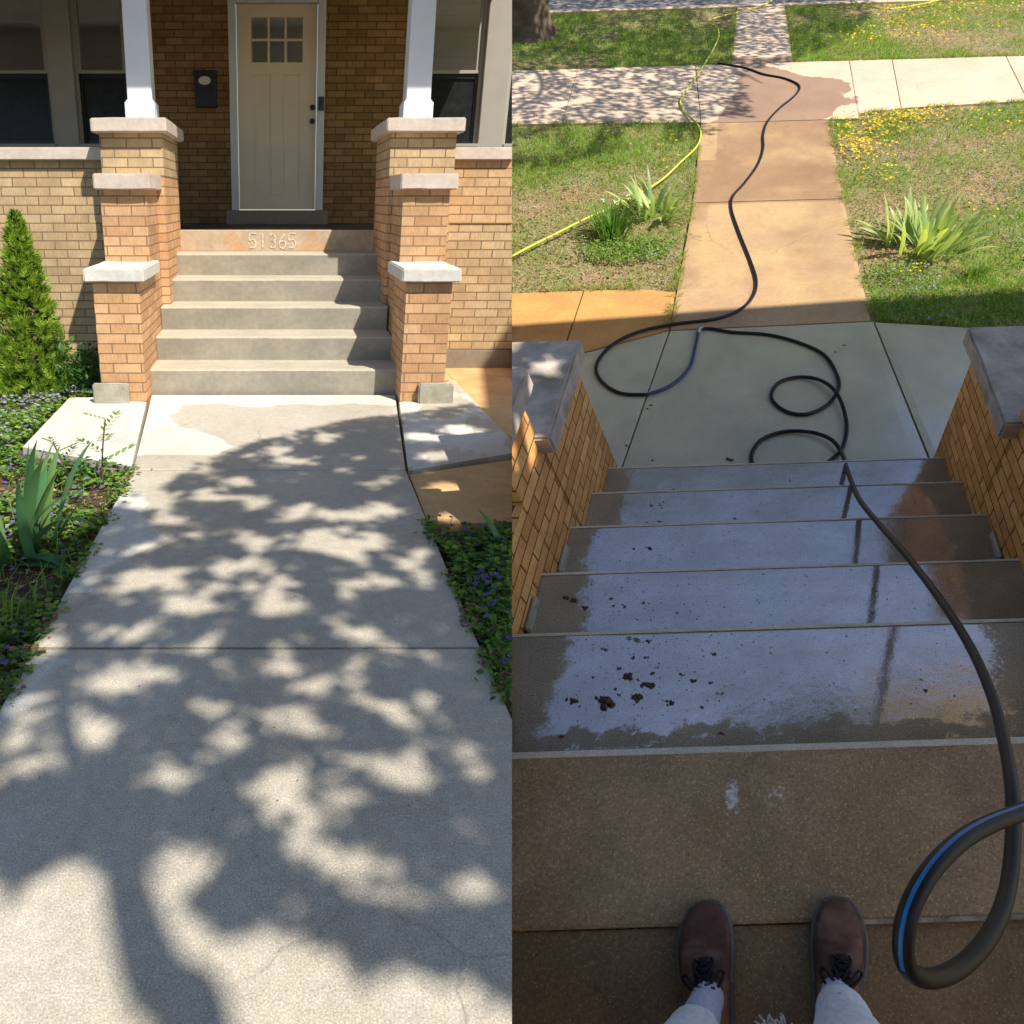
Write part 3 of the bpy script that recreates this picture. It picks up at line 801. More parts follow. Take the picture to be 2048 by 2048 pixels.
LOWE = [(-1.2, 1.25), (-.59, 1.17), (-.52, 1.17), (-.46, 1.23), (-.38, 1.2), (-.22, 1.13), (-.19, 1.11), (-.1, 1.05), (-.03, 1.06), (.03, 1.10), (.09, 1.05), (.15, .99), (.27, .98), (.41, .92), (1, .85)]
UPE = [(-1.5, 2.3), (-.86, 2.9), (-.73, 3.33), (-.52, 3.48), (-.37, 3.8), (-.09, 4.18), (.38, 4.55), (1.28, 4.95), (2, 5.0)]
SPOT = [(R.uniform(-.75, .62), R.uniform(1.45, 3.9), .012 + .045 * R.random() ** 2, .012 + .04 * R.random() ** 2) for _ in range(300)]
tr = empty('shade_tree', (2.9, -4.9, 0), 'leafy street tree standing behind the photographer and shading the path', 'tree')
F = Fol()
n_ok = 0
for _ in range(125000):
    a = R.uniform(-2.2, 1.9); b = R.uniform(.8, 5.05)
    lo, up_ = interp(a, LOWE), interp(a, UPE)
    if not (lo < b < up_): continue
    if A(a, b, 0).x > .2: continue
    fade = min(1, (up_ - b) / .7)
    kill = False
    for (x, y, rx, ry) in BL + SPOT:
        e = ((a - x) / (rx * .95 + .014)) ** 2 + ((b - y) / (ry * .95 + .018)) ** 2
        if e < 1: kill = True; break
    if kill: continue
    q = nz(a * 1.0, b * 1.7, 4.5, 2.2) + .5 * nz(a, b * 1.5, 11, 5)
    fine = nz(a, b * .8, 15, 3.3)
    if b > 2.15:
        if q > .50 + .10 * fade or fine > .46: continue
        if R.random() > .45 + .55 * fade: continue
    elif q > .95 or fine > .58: continue
    if a > .7 and R.random() < .25: continue
    n_ok += 1
    p = A(a, b, 0) + SUN * R.uniform(4.8, 6.0) + rv() * .012
    F.leaf(p, rv(), rv(), R.uniform(.055, .08), R.uniform(.034, .05), 0)
for _ in range(9000):                              # unseen crown added to cut skylight, over the street side and left bed
    a, b = R.uniform(-6, 2.2), R.uniform(-7, 3.2)
    if (b > .2 and a > -1.75) or A(a, b, 0).x > .2 or nz(a, b, 1.3, 6) > .25: continue
    F.leaf(A(a, b, 0) + SUN * R.uniform(5.2, 8.5), rv(), rv(), R.uniform(.12, .2), R.uniform(.07, .12), 0)
F.done('crown', [M['leaf_crown']], tr)
def limb(name, pts, rad, t=5.4):
    P = smoothcurve([A(a, b, 0) + SUN * t for a, b in pts], 6); n = len(P)
    put(name, tube(P, [rad[0] + (rad[1] - rad[0]) * i / (n - 1) for i in range(n)], 12), M['bark'], tr, uv=False, world=True)
limb('limb', [(-.10, .45), (-.15, .86), (-.22, .93), (-.29, 1.07), (-.34, 1.2), (-.42, 1.35), (-.6, 1.7), (-.7, 2.4)], (.064, .02))
limb('limb', [(-.30, 1.22), (-.32, 1.40), (-.13, 1.25), (.01, 1.165), (.14, 1.07), (.26, 1.03), (.42, .95), (.8, .85)], (.028, .036))
limb('limb', [(-.42, 1.35), (-.2, 2.0), (.1, 2.9), (.3, 3.9)], (.018, .006))
P0 = A(-.10, .45, 0) + SUN * 5.4
put('trunk', tube(smoothcurve([V((2.9, -4.9, -.1)), V((2.95, -4.3, 1.6)), V((2.9, -3.4, 3.2)), P0], 6), [.2 - .0076 * i for i in range(19)], 12), M['bark'], tr, uv=False, world=True)
# trees and sky edge across the street, seen only as reflections in the front windows
for k, (x, y, h, r) in enumerate([(-9, -17, 6.5, 3.6), (-3.0, -19, 7.5, 3.2), (-15, -20, 7, 4.5)]):
    t = empty('street_tree', (x, y, 0), ['broad leafy tree across the street mirrored in the left window', 'rounded leafy tree across the street mirrored in the door glass', 'wide leafy tree far across the street mirrored in the outer window'][k], 'tree', 'trees across the street')
    put('trunk', tube([V((x, y, -.1)), V((x + .1, y, h * .5)), V((x, y, h))], [.3, .22, .1], 10), M['bark'], t, uv=False, world=True)
    F = Fol()
    for _ in range(2600):
        v = rv() * r * R.uniform(.45, 1) * (1 + .25 * noise.noise(rv() * 2))
        F.leaf(V((x, y, h)) + V((v.x, v.y, v.z * .75)), rv(), rv(), R.uniform(.25, .45), R.uniform(.15, .3), 0)
    F.done('crown', [M['leaf_crown']], t)

# ================================================================== SITE B : the view down the steps of the second house
G = -1.05                                            # ground level; the porch floor is z = 0
UB = B.frame()[2]
def wet_reflect_b(x, y, lo, hi):  # water film mask; its side margins paint the dark reflections of the piers
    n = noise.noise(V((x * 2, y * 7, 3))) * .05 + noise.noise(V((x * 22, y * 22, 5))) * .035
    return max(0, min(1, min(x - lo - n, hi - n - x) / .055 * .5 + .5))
def wetmat(name, dry, wet, film=.55, rw=.07):  # dry colour paints the brown pier reflections beside the water film
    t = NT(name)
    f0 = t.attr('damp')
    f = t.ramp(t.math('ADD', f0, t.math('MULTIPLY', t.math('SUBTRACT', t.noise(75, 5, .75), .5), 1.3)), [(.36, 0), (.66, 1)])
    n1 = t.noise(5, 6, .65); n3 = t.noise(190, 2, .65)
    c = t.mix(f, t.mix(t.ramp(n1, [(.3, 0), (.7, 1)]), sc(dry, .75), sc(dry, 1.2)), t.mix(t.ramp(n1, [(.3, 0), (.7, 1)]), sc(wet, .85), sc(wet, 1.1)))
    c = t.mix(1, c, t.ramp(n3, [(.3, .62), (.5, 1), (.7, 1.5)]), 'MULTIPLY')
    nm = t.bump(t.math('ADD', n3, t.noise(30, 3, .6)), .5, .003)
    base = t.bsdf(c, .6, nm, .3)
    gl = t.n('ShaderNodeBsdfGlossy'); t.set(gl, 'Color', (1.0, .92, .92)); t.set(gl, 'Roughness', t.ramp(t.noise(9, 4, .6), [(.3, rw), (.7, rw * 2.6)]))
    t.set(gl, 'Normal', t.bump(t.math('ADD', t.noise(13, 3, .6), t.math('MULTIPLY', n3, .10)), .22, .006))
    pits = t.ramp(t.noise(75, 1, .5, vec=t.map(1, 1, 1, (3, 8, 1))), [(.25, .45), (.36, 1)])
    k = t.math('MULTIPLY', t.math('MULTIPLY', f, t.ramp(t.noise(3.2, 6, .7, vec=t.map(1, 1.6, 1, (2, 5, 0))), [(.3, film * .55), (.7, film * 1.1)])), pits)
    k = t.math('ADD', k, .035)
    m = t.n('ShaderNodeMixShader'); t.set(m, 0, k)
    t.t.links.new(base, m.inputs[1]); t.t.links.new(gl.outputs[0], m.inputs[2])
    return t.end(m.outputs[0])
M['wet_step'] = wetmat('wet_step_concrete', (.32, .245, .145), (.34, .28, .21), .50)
M['wet_edge'] = concrete_mat('worn_step_edge', (.66, .60, .46), .2, .5, .6)
M['apron_b'] = None
def apron_mat():
    t = NT('damp_apron_concrete')
    x, y = t.xy()
    n1 = t.noise(2.2, 6, .65); n3 = t.noise(170, 2, .6)
    c = t.mix(t.ramp(n1, [(.32, 0), (.68, 1)]), (.44, .405, .27), (.60, .545, .37))
    c = t.mix(t.ramp(t.noise(1.6, 5, .6, vec=t.map(1, 1, 1, (4, 4, 0))), [(.5, 0), (.7, .6)]), c, (.58, .47, .27))
    c = t.mix(1, c, t.ramp(n3, [(.3, .7), (.5, 1), (.7, 1.35)]), 'MULTIPLY')
    base = t.bsdf(c, .7, t.bump(n3, .3, .003), .3)
    gl = t.n('ShaderNodeBsdfGlossy'); t.set(gl, 'Color', (.9, .93, 1)); gl.inputs['Roughness'].default_value = .16
    t.set(gl, 'Normal', t.bump(t.noise(40, 3), .2, .004))
    f = t.math('MULTIPLY', t.ramp(t.noise(3, 4, .6, vec=t.map(1, .6)), [(.35, .06), (.65, .30)]), t.ramp(t.math('MULTIPLY', y, .2), [(.5, 1), (.74, .25)]))
    m = t.n('ShaderNodeMixShader'); t.set(m, 0, f)
    t.t.links.new(base, m.inputs[1]); t.t.links.new(gl.outputs[0], m.inputs[2])
    return t.end(m.outputs[0])
M['apron_b'] = apron_mat()
M['path_b'] = concrete_mat('tan_path_concrete', (.49, .325, .165), .10, .3, .7, tint=(.40, .25, .16), blot=1.6, attr='damp', cwet=(.35, .215, .115), rwet=.5, grit=170, soft=.2, stain=.14)
M['walk_b'] = concrete_mat('pale_sidewalk_concrete', (.66, .50, .37), .10, .3, .85, tint=(.62, .47, .34), blot=1.4, attr='damp', cwet=(.36, .23, .15), rwet=.5, grit=120, soft=.02, stain=.12)
M['ochre_b'] = concrete_mat('ochre_slab', (.56, .30, .095), .16, .4, .75, tint=(.42, .22, .08), blot=3)
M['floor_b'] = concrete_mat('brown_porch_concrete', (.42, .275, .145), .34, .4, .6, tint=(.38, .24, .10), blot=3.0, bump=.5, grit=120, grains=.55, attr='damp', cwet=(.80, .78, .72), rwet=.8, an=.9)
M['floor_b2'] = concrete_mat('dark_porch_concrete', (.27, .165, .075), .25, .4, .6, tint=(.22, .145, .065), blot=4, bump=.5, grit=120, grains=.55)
M['asphalt'] = concrete_mat('street_asphalt', (.22, .2, .19), .15, .5, .9)
def lawn_mat():
    t = NT('lawn_soil')
    a = t.noise(1.3, 5, .65); b = t.noise(9, 5, .7); c = t.noise(45, 3, .7)
    col = t.mix(t.ramp(a, [(.38, 0), (.6, 1)]), (.30, .20, .10), (.20, .25, .07))
    col = t.mix(t.ramp(b, [(.40, 0), (.62, .8)]), col, (.42, .30, .17))
    col = t.mix(1, col, t.ramp(c, [(.3, .55), (.7, 1.35)]), 'MULTIPLY')
    return t.end(t.bsdf(col, .95, t.bump(t.math('ADD', b, c), 1, .03)))
M['lawn'] = lawn_mat()
gb = slab([(-16, -6), (40, -6), (60, 60), (-30, 60)], G - .03, G - .1, 4, 4, 0)
tag(put('lawn_ground', gb, M['lawn'], site=B), 'patchy lawn soil on both sides of the tan path', kind='structure', cat='ground')

pb = empty('walkway', B(0, 5, G), 'tan concrete walkway leading from the grey apron out to the street', 'path'); tag(pb, kind='structure')
for P in ([(-.86, 2.2), (.915, 2.2), (.752, 3.882), (-.688, 3.842)], [(-1.33, 2.2), (-.87, 2.2), (-.70, 3.842), (-1.27, 3.58)], [(.93, 2.2), (1.9, 2.2), (1.9, 3.68), (.765, 3.872)]):
    put('apron_slab', slab(P, G, G - .08, 24, 24), M['apron_b'], pb, B)
def stain_path(x, y):
    n = nz(x, y, 1.6, 2) * .7 + nz(x, y, 5, 3) * .3
    v = 0
    if y > 6.0: v = .72 + n * .8 - (.9 if (x < -.5 and y > 7.1) else 0)
    elif y > 4.45: v = .10 + n * .8 + (.35 if x < -.52 else 0)
    return max(0, min(1, v))
def stain_walk(x, y):
    n = nz(x, y, 3, 7) * .22 + nz(x, y, 9, 1) * .08
    right = interp(y, [(8.2, .74), (8.7, .92), (9.3, 1.10), (9.75, 1.0), (9.9, .70), (10.2, .3), (10.7, .05)])
    left = -.30 if y > 9 else -.6
    return max(0, min(1, min(right + n - x, x - left + n) / .06 * .5 + .5))
put('slab', damped(slab([(-.69, 3.858), (.735, 3.898), (.72, 6.04), (-.66, 6.05)], G, G - .08, 50, 70), stain_path), M['path_b'], pb, B)
put('slab', damped(slab([(-.66, 6.064), (.72, 6.054), (.735, 8.24), (-.70, 8.25)], G, G - .08, 50, 70), stain_path), M['path_b'], pb, B)
put('slab', damped(slab([(-.42, 10.66), (.42, 10.66), (.40, 14.1), (-.40, 14.1)], G, G - .08, 20, 60), lambda x, y: 1 if y < 10.9 + nz(x, y, 4) * .3 else .15), M['walk_b'], pb, B)
sw = empty('sidewalk', B(2, 9.5, G), 'pale public sidewalk crossing the walkway beyond the lawn', 'sidewalk'); tag(sw, kind='structure')
for P in ([(-.70, 8.262), (1.08, 8.262), (1.18, 10.645), (-.90, 10.645)], [(1.09, 8.42), (1.60, 8.58), (1.76, 10.63), (1.19, 10.64)], [(1.612, 8.58), (3.10, 8.70), (3.30, 10.61), (1.772, 10.62)],
          [(3.115, 8.70), (4.8, 8.8), (5.1, 10.6), (3.315, 10.6)], [(4.815, 8.8), (8, 8.9), (8.5, 10.6), (5.115, 10.6)], [(-2.3, 8.40), (-.71, 8.30), (-.91, 10.65), (-2.5, 10.65)], [(-6, 8.55), (-2.31, 8.40), (-2.51, 10.65), (-6.3, 10.68)]):
    put('slab', damped(slab(P, G, G - .08, 40, 40), stain_walk), M['walk_b'], sw, B)
oc = empty('ochre_walk', B(-1.5, 4.1, G), 'ochre coloured side walk running left from the grey apron', 'path'); tag(oc, kind='structure')
put('slab', poly_slab([(-1.278, 3.60), (-.70, 3.862), (-.70, 4.40), (-.95, 4.46), (-1.40, 4.47), (-1.40, 3.54)], G - .006, G - .08), M['ochre_b'], oc, B)
put('slab', poly_slab([(-1.415, 3.53), (-1.415, 4.47), (-3.5, 4.43), (-3.5, 2.2), (-1.36, 2.2), (-1.30, 3.58)], G - .006, G - .08), M['ochre_b'], oc, B)
rd = put('street', poly_slab([(-30, 14.3), (40, 14.3), (40, 22), (-30, 22)], G - .02, G - .1), M['asphalt'], site=B); tag(rd, 'sunlit street asphalt along the far lawn strip', kind='structure', cat='street')
kb_ = put('kerb', boxes([(-30, 40, 14.14, 14.29, G - .1, G + .01)], .01), M['walk_b'], site=B); tag(kb_, 'pale concrete kerb at the far edge of the lawn strip', kind='structure', cat='kerb')

hb = empty('brick_house', B(0, 0, 0), 'amber brick porch of the second house, seen from its top step', 'house')
def smear(x, y):
    v = .62 * math.exp(-((x + .11) / .028) ** 2 - ((y - .29) / .07) ** 2) + .40 * math.exp(-((x + .01) / .05) ** 2 - ((y - .28) / .045) ** 2) + .30 * math.exp(-((x - .05) / .06) ** 2 - ((y - .33) / .05) ** 2)
    return v
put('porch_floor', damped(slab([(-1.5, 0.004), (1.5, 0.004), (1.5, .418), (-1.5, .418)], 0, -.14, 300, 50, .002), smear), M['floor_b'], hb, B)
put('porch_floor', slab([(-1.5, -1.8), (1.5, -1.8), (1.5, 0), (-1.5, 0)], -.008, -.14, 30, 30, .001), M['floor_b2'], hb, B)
ed = rbox(-1.5, 1.5, .404, .424, -.03, .0035, .006, 2)
put('floor_edge', ed, M['wet_edge'], hb, B)
t_ = NT('pale_worn_line')
M['line_b'] = t_.end(t_.bsdf(t_.mix(t_.ramp(t_.noise(9, 4, .6), [(.4, 0), (.6, 1)]), (.16, .11, .06), (.5, .40, .26)), .5))
put('floor_joint', boxes([(.135, 1.5, -.004, .006, -.004, .0035)]), M['line_b'], hb, B)
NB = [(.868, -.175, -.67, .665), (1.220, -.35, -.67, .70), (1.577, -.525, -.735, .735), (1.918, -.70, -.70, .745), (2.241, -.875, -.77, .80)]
stb = empty('wet_porch_steps', B(.03, 2.3, G), 'wet concrete steps descending between amber brick piers, puddled and littered with mud', 'steps')
prev = .418
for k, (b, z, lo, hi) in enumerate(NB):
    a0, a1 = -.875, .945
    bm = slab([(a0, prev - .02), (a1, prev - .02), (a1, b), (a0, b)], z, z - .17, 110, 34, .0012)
    # damp attribute; on the top step a strip paints the roof edge reflection
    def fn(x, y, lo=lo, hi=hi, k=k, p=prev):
        v = wet_reflect_b(x, y, lo, hi)
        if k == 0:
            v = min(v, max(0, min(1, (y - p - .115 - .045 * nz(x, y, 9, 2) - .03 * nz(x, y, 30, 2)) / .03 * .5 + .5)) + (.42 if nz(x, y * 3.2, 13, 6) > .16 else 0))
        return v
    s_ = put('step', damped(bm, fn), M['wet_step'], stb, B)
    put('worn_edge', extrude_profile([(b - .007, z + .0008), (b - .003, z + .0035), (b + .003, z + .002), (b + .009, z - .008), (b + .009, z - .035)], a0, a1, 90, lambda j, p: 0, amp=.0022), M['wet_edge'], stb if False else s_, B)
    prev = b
# piers with brick shafts and stone caps
for sg, i0, i1 in ((-1, -.865, -1.20), (1, .925, 1.26)):
    lo_, hi_ = min(i0, i1), max(i0, i1)
    bm = rbox(lo_, hi_, 1.66, 2.30, G - .05, -.03)
    for v in bm.verts:
        if v.co.y > 2 and v.co.z < -.5: v.co.y = 2.385
    merge(bm, rbox(lo_, hi_, 1.36, 1.68, G, .31 if sg < 0 else .12))
    merge(bm, rbox(lo_ + .002, hi_ - .002, -.32, 1.37, G, -.02))
    merge(bm, rbox(lo_ - .02, hi_ + .02, -1.8, -.9, G, .70))
    p = put('pier', bm, M['brick_amber'], hb, B)
    c0, c1 = (lo_ - .05, i0 + .06) if sg < 0 else (i0 - .065, hi_ + .05)
    put('cap', stone(c0, c1, 1.64, 2.315, -.03, .075, .01, .005), M['stone_grey'], p, B)
    if sg < 0: put('cap', stone(c0, c1, 1.32, 1.72, .31, .41, .01, .005), M['stone_grey'], p, B)
    put('cap', stone(c0, c1, -1.85, -.85, .70, .80, .01, .005), M['stone_grey'], p, B)
    for k_ in range(2):
        put('mortar_strip', boxes([(min(i0, i0 - sg * .02), max(i0, i0 - sg * .02), .95 + .36 * k_, 1.10 + .36 * k_, -.36 - .175 * k_, -.31 - .175 * k_)], .008), M['block'], p, B)
    px = (lo_ + hi_) / 2
put('house_wall', rbox(-.2, 5, -1.95, -1.8, -.1, 4.2), M['brick_amber'], hb, B)
# unseen porch roof, shaped along the sun to throw the shadow across the walk
nB = UB; fB = B.frame()[1]
HR = 3.4
def toroof(P, h):
    t = (h - (P - CAM).dot(nB)) / SUN.dot(nB)
    return P + SUN * t
e0 = toroof(B(-1.87, 4.10, G), HR); e1 = toroof(B(1.96, 4.41, G), HR)
s0 = toroof(B(-.583, 0, 0), HR)
dE = (e1 - e0).normalized(); dS = (e0 - s0).normalized()
e0 -= fB * .13; e1 -= fB * .13
bm = bmesh.new()
L0 = e0 - V((.04, 0, 0)); L1 = s0 - dS * 1.0 - V((.30, 0, 0))
R0 = e0 + dE * 5.5; R1 = R0 - fB * 6
tp = [bm.verts.new(q) for q in (L1, R1, R0, L0)]; bt = [bm.verts.new(q + SUN * .2) for q in (L1, R1, R0, L0)]
bm.faces.new(tp); bm.faces.new(bt[::-1])
for i in range(4): bm.faces.new((tp[i], tp[(i + 1) % 4], bt[(i + 1) % 4], bt[i]))
bmesh.ops.recalc_face_normals(bm, faces=bm.faces[:])
M['soffit'] = plain('porch_soffit', (.68, .64, .56), .7)
put('porch_roof', bm, M['soffit'], hb, world=True)

# --- hoses
def hose(name, pts, r, mats, label, stripe=None, sub=6):
    P = smoothcurve([B(*p) for p in pts], sub)
    o = put(name, tube(P, r, 16, None, up=UB, aim=stripe), mats, site=B, uv=False, world=True)
    return tag(o, label, 'hose')
def rubber(name, c, rough=.35):
    return plain(name, c, rough, .5, .2, 30)
M['hose_black'] = plain('black_hose_rubber', (.009, .009, .010), .42, .3, .2, 30)
M['hose_blue'] = rubber('blue_hose_stripe', (.02, .17, .42), .35)
M['hose_navy'] = rubber('navy_hose', (.022, .05, .11), .3)
M['hose_yellow'] = rubber('yellow_green_hose', (.50, .56, .06), .45)
hr = .0130
H1 = [(-.60,10.65,-1.036),(-0.232,10.387,-1.036),(0.013,10.064,-1.036),(0.283,9.845,-1.036),(0.459,9.507,-1.036),(0.392,9.126,-1.036),(0.188,8.642,-1.036),(0.047,8.190,-1.036),(-0.003,7.763,-1.036),(-0.006,7.362,-1.036),(-0.062,6.922,-1.036),(-0.190,6.456,-1.036),(-0.294,6.150,-1.036),(-0.302,5.855,-1.036),(-0.223,5.360,-1.036),(-0.130,4.867,-1.036),(-0.079,4.512,-1.036),(-0.106,4.268,-1.036),(-0.203,4.080,-1.036),(-0.372,3.964,-1.036),(-0.672,3.910,-1.036),(-0.925,3.811,-1.036),(-1.087,3.636,-1.036),(-1.144,3.414,-1.036),(-1.082,3.229,-1.036),(-0.944,3.094,-1.036),(-0.773,3.068,-1.036)]
hose('garden_hose', H1, hr, M['hose_black'], 'long black garden hose winding down the walkway and looping onto the grey apron')
H1b = [(-0.773,3.068,-1.036),(-0.630,3.158,-1.036),(-0.523,3.349,-1.036),(-0.496,3.603,-1.036),(-0.487,3.78,-1.034)]
hose('garden_hose', H1b, hr * .96, M['hose_navy'], 'short navy blue hose end curving up to the metal coupling on the apron')
cpl = put('hose_coupling', tube([B(-.487, 3.775, -1.034), B(-.482, 3.83, -1.03), B(-.455, 3.845, -1.03)], [.015, .017, .015], 12), plain('brass_grey', (.4, .38, .36), .3, Metallic=.8), site=B, uv=False, world=True)
tag(cpl, 'small grey metal coupling joining the navy hose end and the striped hose', 'hose coupling')
H2 = [(-0.461,3.84,-1.036),(-0.385,3.829,-1.036),(-0.253,3.779,-1.036),(0.006,3.729,-1.036),(0.222,3.609,-1.036),(0.375,3.456,-1.036),(0.440,3.236,-1.036),(0.440,3.061,-1.036),(0.355,2.899,-1.036),(0.221,2.815,-1.036),(0.093,2.858,-1.036),(0.014,2.999,-1.036),(0.067,3.156,-1.036),(0.205,3.207,-1.034),(0.338,3.141,-1.02),(0.427,2.977,-1.010),(0.460,2.709,-1.030),(0.419,2.49,-1.036),(0.351,2.395,-1.036),(0.239,2.29,-1.036),(0.076,2.26,-1.036),(-0.071,2.30,-1.036),(-0.107,2.407,-1.036),(-0.095,2.500,-1.036),(-0.039,2.594,-1.036),(0.087,2.652,-1.034),(0.243,2.630,-1.025),(0.356,2.550,-1.018),
      (0.405,2.41,-1.0),(0.397,2.102,-0.809),(0.392,1.727,-0.560),(0.428,1.429,-0.360),(0.470,1.101,-0.128),(0.486,0.819,0.086),(0.491,0.620,0.223),(0.477,0.449,0.339),(0.450,0.316,0.429),(0.420,0.217,0.504),(0.391,0.137,0.550),(0.354,0.060,0.598),(0.316,0.008,0.644),(0.272,-0.030,0.691),(0.225,-0.055,0.737),(0.181,-0.063,0.786),(0.150,-0.053,0.828),(0.140,-0.029,0.859),(0.149,0.010,0.879),(0.178,0.050,0.878),(0.225,0.087,0.853),(0.279,0.113,0.819),(0.342,0.134,0.781),(0.419,0.160,0.746),(0.502,0.177,0.727),(.62,.12,.74),(.66,-.02,.78),(.64,-.12,.80)]
hose('striped_hose', H2, hr, [M['hose_black'], M['hose_blue']], 'blue-striped black hose running up the wet steps into a loop beside the shoes', stripe=(V((-.75, -.35, .55)).normalized(), 6 * 44 + 3))
HY = [(-2.148,4.878,-1.01),(-1.992,5.130,-1.01),(-1.747,5.464,-1.01),(-1.561,5.719,-1.01),(-1.358,5.954,-1.01),(-1.022,6.456,-1.01),(-0.833,6.986,-1.01),(-0.698,7.424,-1.01),(-0.680,7.827,-1.01),(-0.758,8.181,-1.01),(-0.882,8.523,-1.03),(-0.973,8.862,-1.03),(-0.989,9.170,-1.03),(-0.920,9.597,-1.03),(-0.796,10.417,-1.02),(-0.688,11.209,-1.0),(-0.632,11.945,-1.0),(-0.685,12.536,-1.0),(-0.841,12.900,-1.0),(-0.644,13.233,-1.0),(-0.310,13.639,-1.02),(0.041,14.065,-1.02),(0.324,14.786,-1.03)]
hose('yellow_hose', HY, .0115, M['hose_yellow'], 'yellow-green hose winding through the left lawn and over the shaded sidewalk')
hose('yellow_hose', [(.9, 15.0, -1.03), (1.500,14.439,-1.0),(1.623,13.841,-1.0),(1.928,13.446,-1.0),(2.271,13.436,-1.0),(2.853,13.828,-1.0),(3.287,14.263,-1.01)], .0115, M['hose_yellow'], 'short bend of yellow-green hose at the far edge of the right lawn')

# --- mud clumps and crumbs on the steps
M['mud'] = concrete_mat('wet_mud', (.11, .062, .036), .4, .6, .6, bump=1, blot=30)
def clump(p, s, label, group='mud clumps on the wet steps'):
    bm = bmesh.new()
    for _ in range(R.randint(6, 10)):
        b2 = bmesh.new(); bmesh.ops.create_icosphere(b2, subdivisions=2, radius=1)
        o = V((R.gauss(0, .60) * s, R.gauss(0, .34) * s, 0)); r = s * R.uniform(.16, .42); sd = R.uniform(0, 50)
        xx, yy, nn = B.frame()
        for v in b2.verts:
            q = v.co * (1 + .9 * noise.noise(v.co * 1.6 + V((sd, 0, 0))) + .5 * noise.noise(v.co * 3.4 + V((sd, 0, 0)))) * r
            q = q + o; v.co = p + xx * q.x + yy * q.y + nn * max(-.001, q.z * .55 + r * .2)
        merge(bm, b2)
    ob = put('mud_clump', bm, M['mud'], site=B, uv=True, world=True, smooth=True)
    if ob: tag(ob, label, 'mud clump', group)
big = [(-0.505,0.616,.034,'largest dark mud clump on the top wet step'), (-0.446,0.703,.022,'chunky mud clump just behind the largest one on the top wet step'), (-0.376,0.669,.019,'flat mud clump right of the chunky one on the top wet step'),
       (-0.410,0.630,.018,'small mud clump between the largest clump and the curled strip'), (-0.314,0.605,.014,'curled narrow mud strip on the top wet step'), (-0.602,0.624,.014,'upright mud clump left of the largest one on the top wet step'),
       (-0.245,0.678,.010,'forked tiny mud clump in the middle of the top wet step')]
for x, y, s, lb in big: clump(B(x, y, -.173), s, lb)
for x, y, z in [(-0.532,0.803,-.175),(-0.187,0.773,-.175),(-0.400,0.830,-.175),(-0.370,0.707,-.175),(-0.398,0.767,-.175),(-0.440,0.768,-.175),(-0.553,0.703,-.175),(-0.579,0.602,-.175),(-0.478,0.732,-.175),(-0.192,0.671,-.175),(-0.215,0.587,-.175),(-0.615,0.507,-.175),(-0.157,0.504,-.175),(-0.480,0.659,-.175),(-0.469,0.639,-.175),(-0.284,0.702,-.175),(-0.413,0.688,-.175),(.44,.66,-.175),(.45,.62,-.175),
                (-0.534,1.054,-0.350),(-0.589,1.094,-0.350),(-0.468,1.069,-0.350),(-0.343,1.020,-0.350),(-0.574,1.058,-0.350),(-0.575,1.439,-0.525),(-0.159,1.599,-0.525),(-0.569,1.822,-0.700),(-0.524,1.820,-0.700),(-0.576,1.708,-0.700),(-0.517,1.714,-0.700),(-.5,2.06,-.875),(.1,2.1,-.875)]:
    clump(B(x, y, z + .002), R.uniform(.005, .009), 'tiny dark crumb of mud on the %s wet step' % {-.175: 'top', -.35: 'second', -.525: 'third', -.7: 'fourth', -.875: 'lowest'}[round(z, 3)], 'mud crumbs on one wet step')
clump(B(-.741, 1.094, -.348), .022, 'long twiggy mud strip at the dull brown left end of the second wet step')
clump(B(-.679, 1.057, -.348), .016, 'short twiggy mud strip beside the longer one on the second wet step')
clump(B(-.515, 1.444, -.523), .015, 'curled mud strip on the left of the third wet step')
clump(B(-.235, 2.428, G + .002), .024, 'loose mud clump on the apron just below the last step')
for x, y in [(-0.671,2.442),(-0.758,2.935),(-0.837,2.580),(0.515,3.587),(.46,3.5),(-.74,2.97)]:
    clump(B(x, y, G + .002), .011, 'small dark bit of bark lying on the grey apron')
cr = bmesh.new()
xx, yy, nn = B.frame()
for _ in range(420):
    k = R.choice((0, 0, 0, 1, 1, 2, 3)); b, z, lo, hi = NB[k]
    x = R.uniform(lo, hi) if R.random() < .3 else max(lo, R.gauss(-.4, .2)); y = R.uniform(b - .33, b - .02)
    p = B(x, y, z + .001); s = R.uniform(.001, .0032)
    b2 = bmesh.new(); bmesh.ops.create_icosphere(b2, subdivisions=1, radius=s)
    for v in b2.verts: v.co = p + v.co * R.uniform(.5, 1.3)
    merge(cr, b2)
tag(put('mud_crumbs', cr, M['mud'], site=B, world=True), 'fine specks of mud and bark scattered on the wet steps', 'debris', kind='stuff')
xb, yb, nb3 = B.frame()
def wleaf(x, y, z, L, label, m):
    F = Fol(); F.leaf(B(x, y, z + .004), xb + yb * R.uniform(-.4, .6), nb3, L, L * .35, 0, .3)
    F.leaf(B(x, y, z + .004), -xb + yb * R.uniform(-.2, .4), nb3, L * .7, L * .3, 0, .3)
    tag(F.done('fallen_leaf', [M[m]], site=B), label, 'leaf')
wleaf(-.45, .842, -.175, .035, 'pale brown curled leaf at the edge of the top wet step', 'dead_leaf')
wleaf(-.165, .63, -.175, .022, 'tan oval leaf on the middle of the top wet step', 'straw')

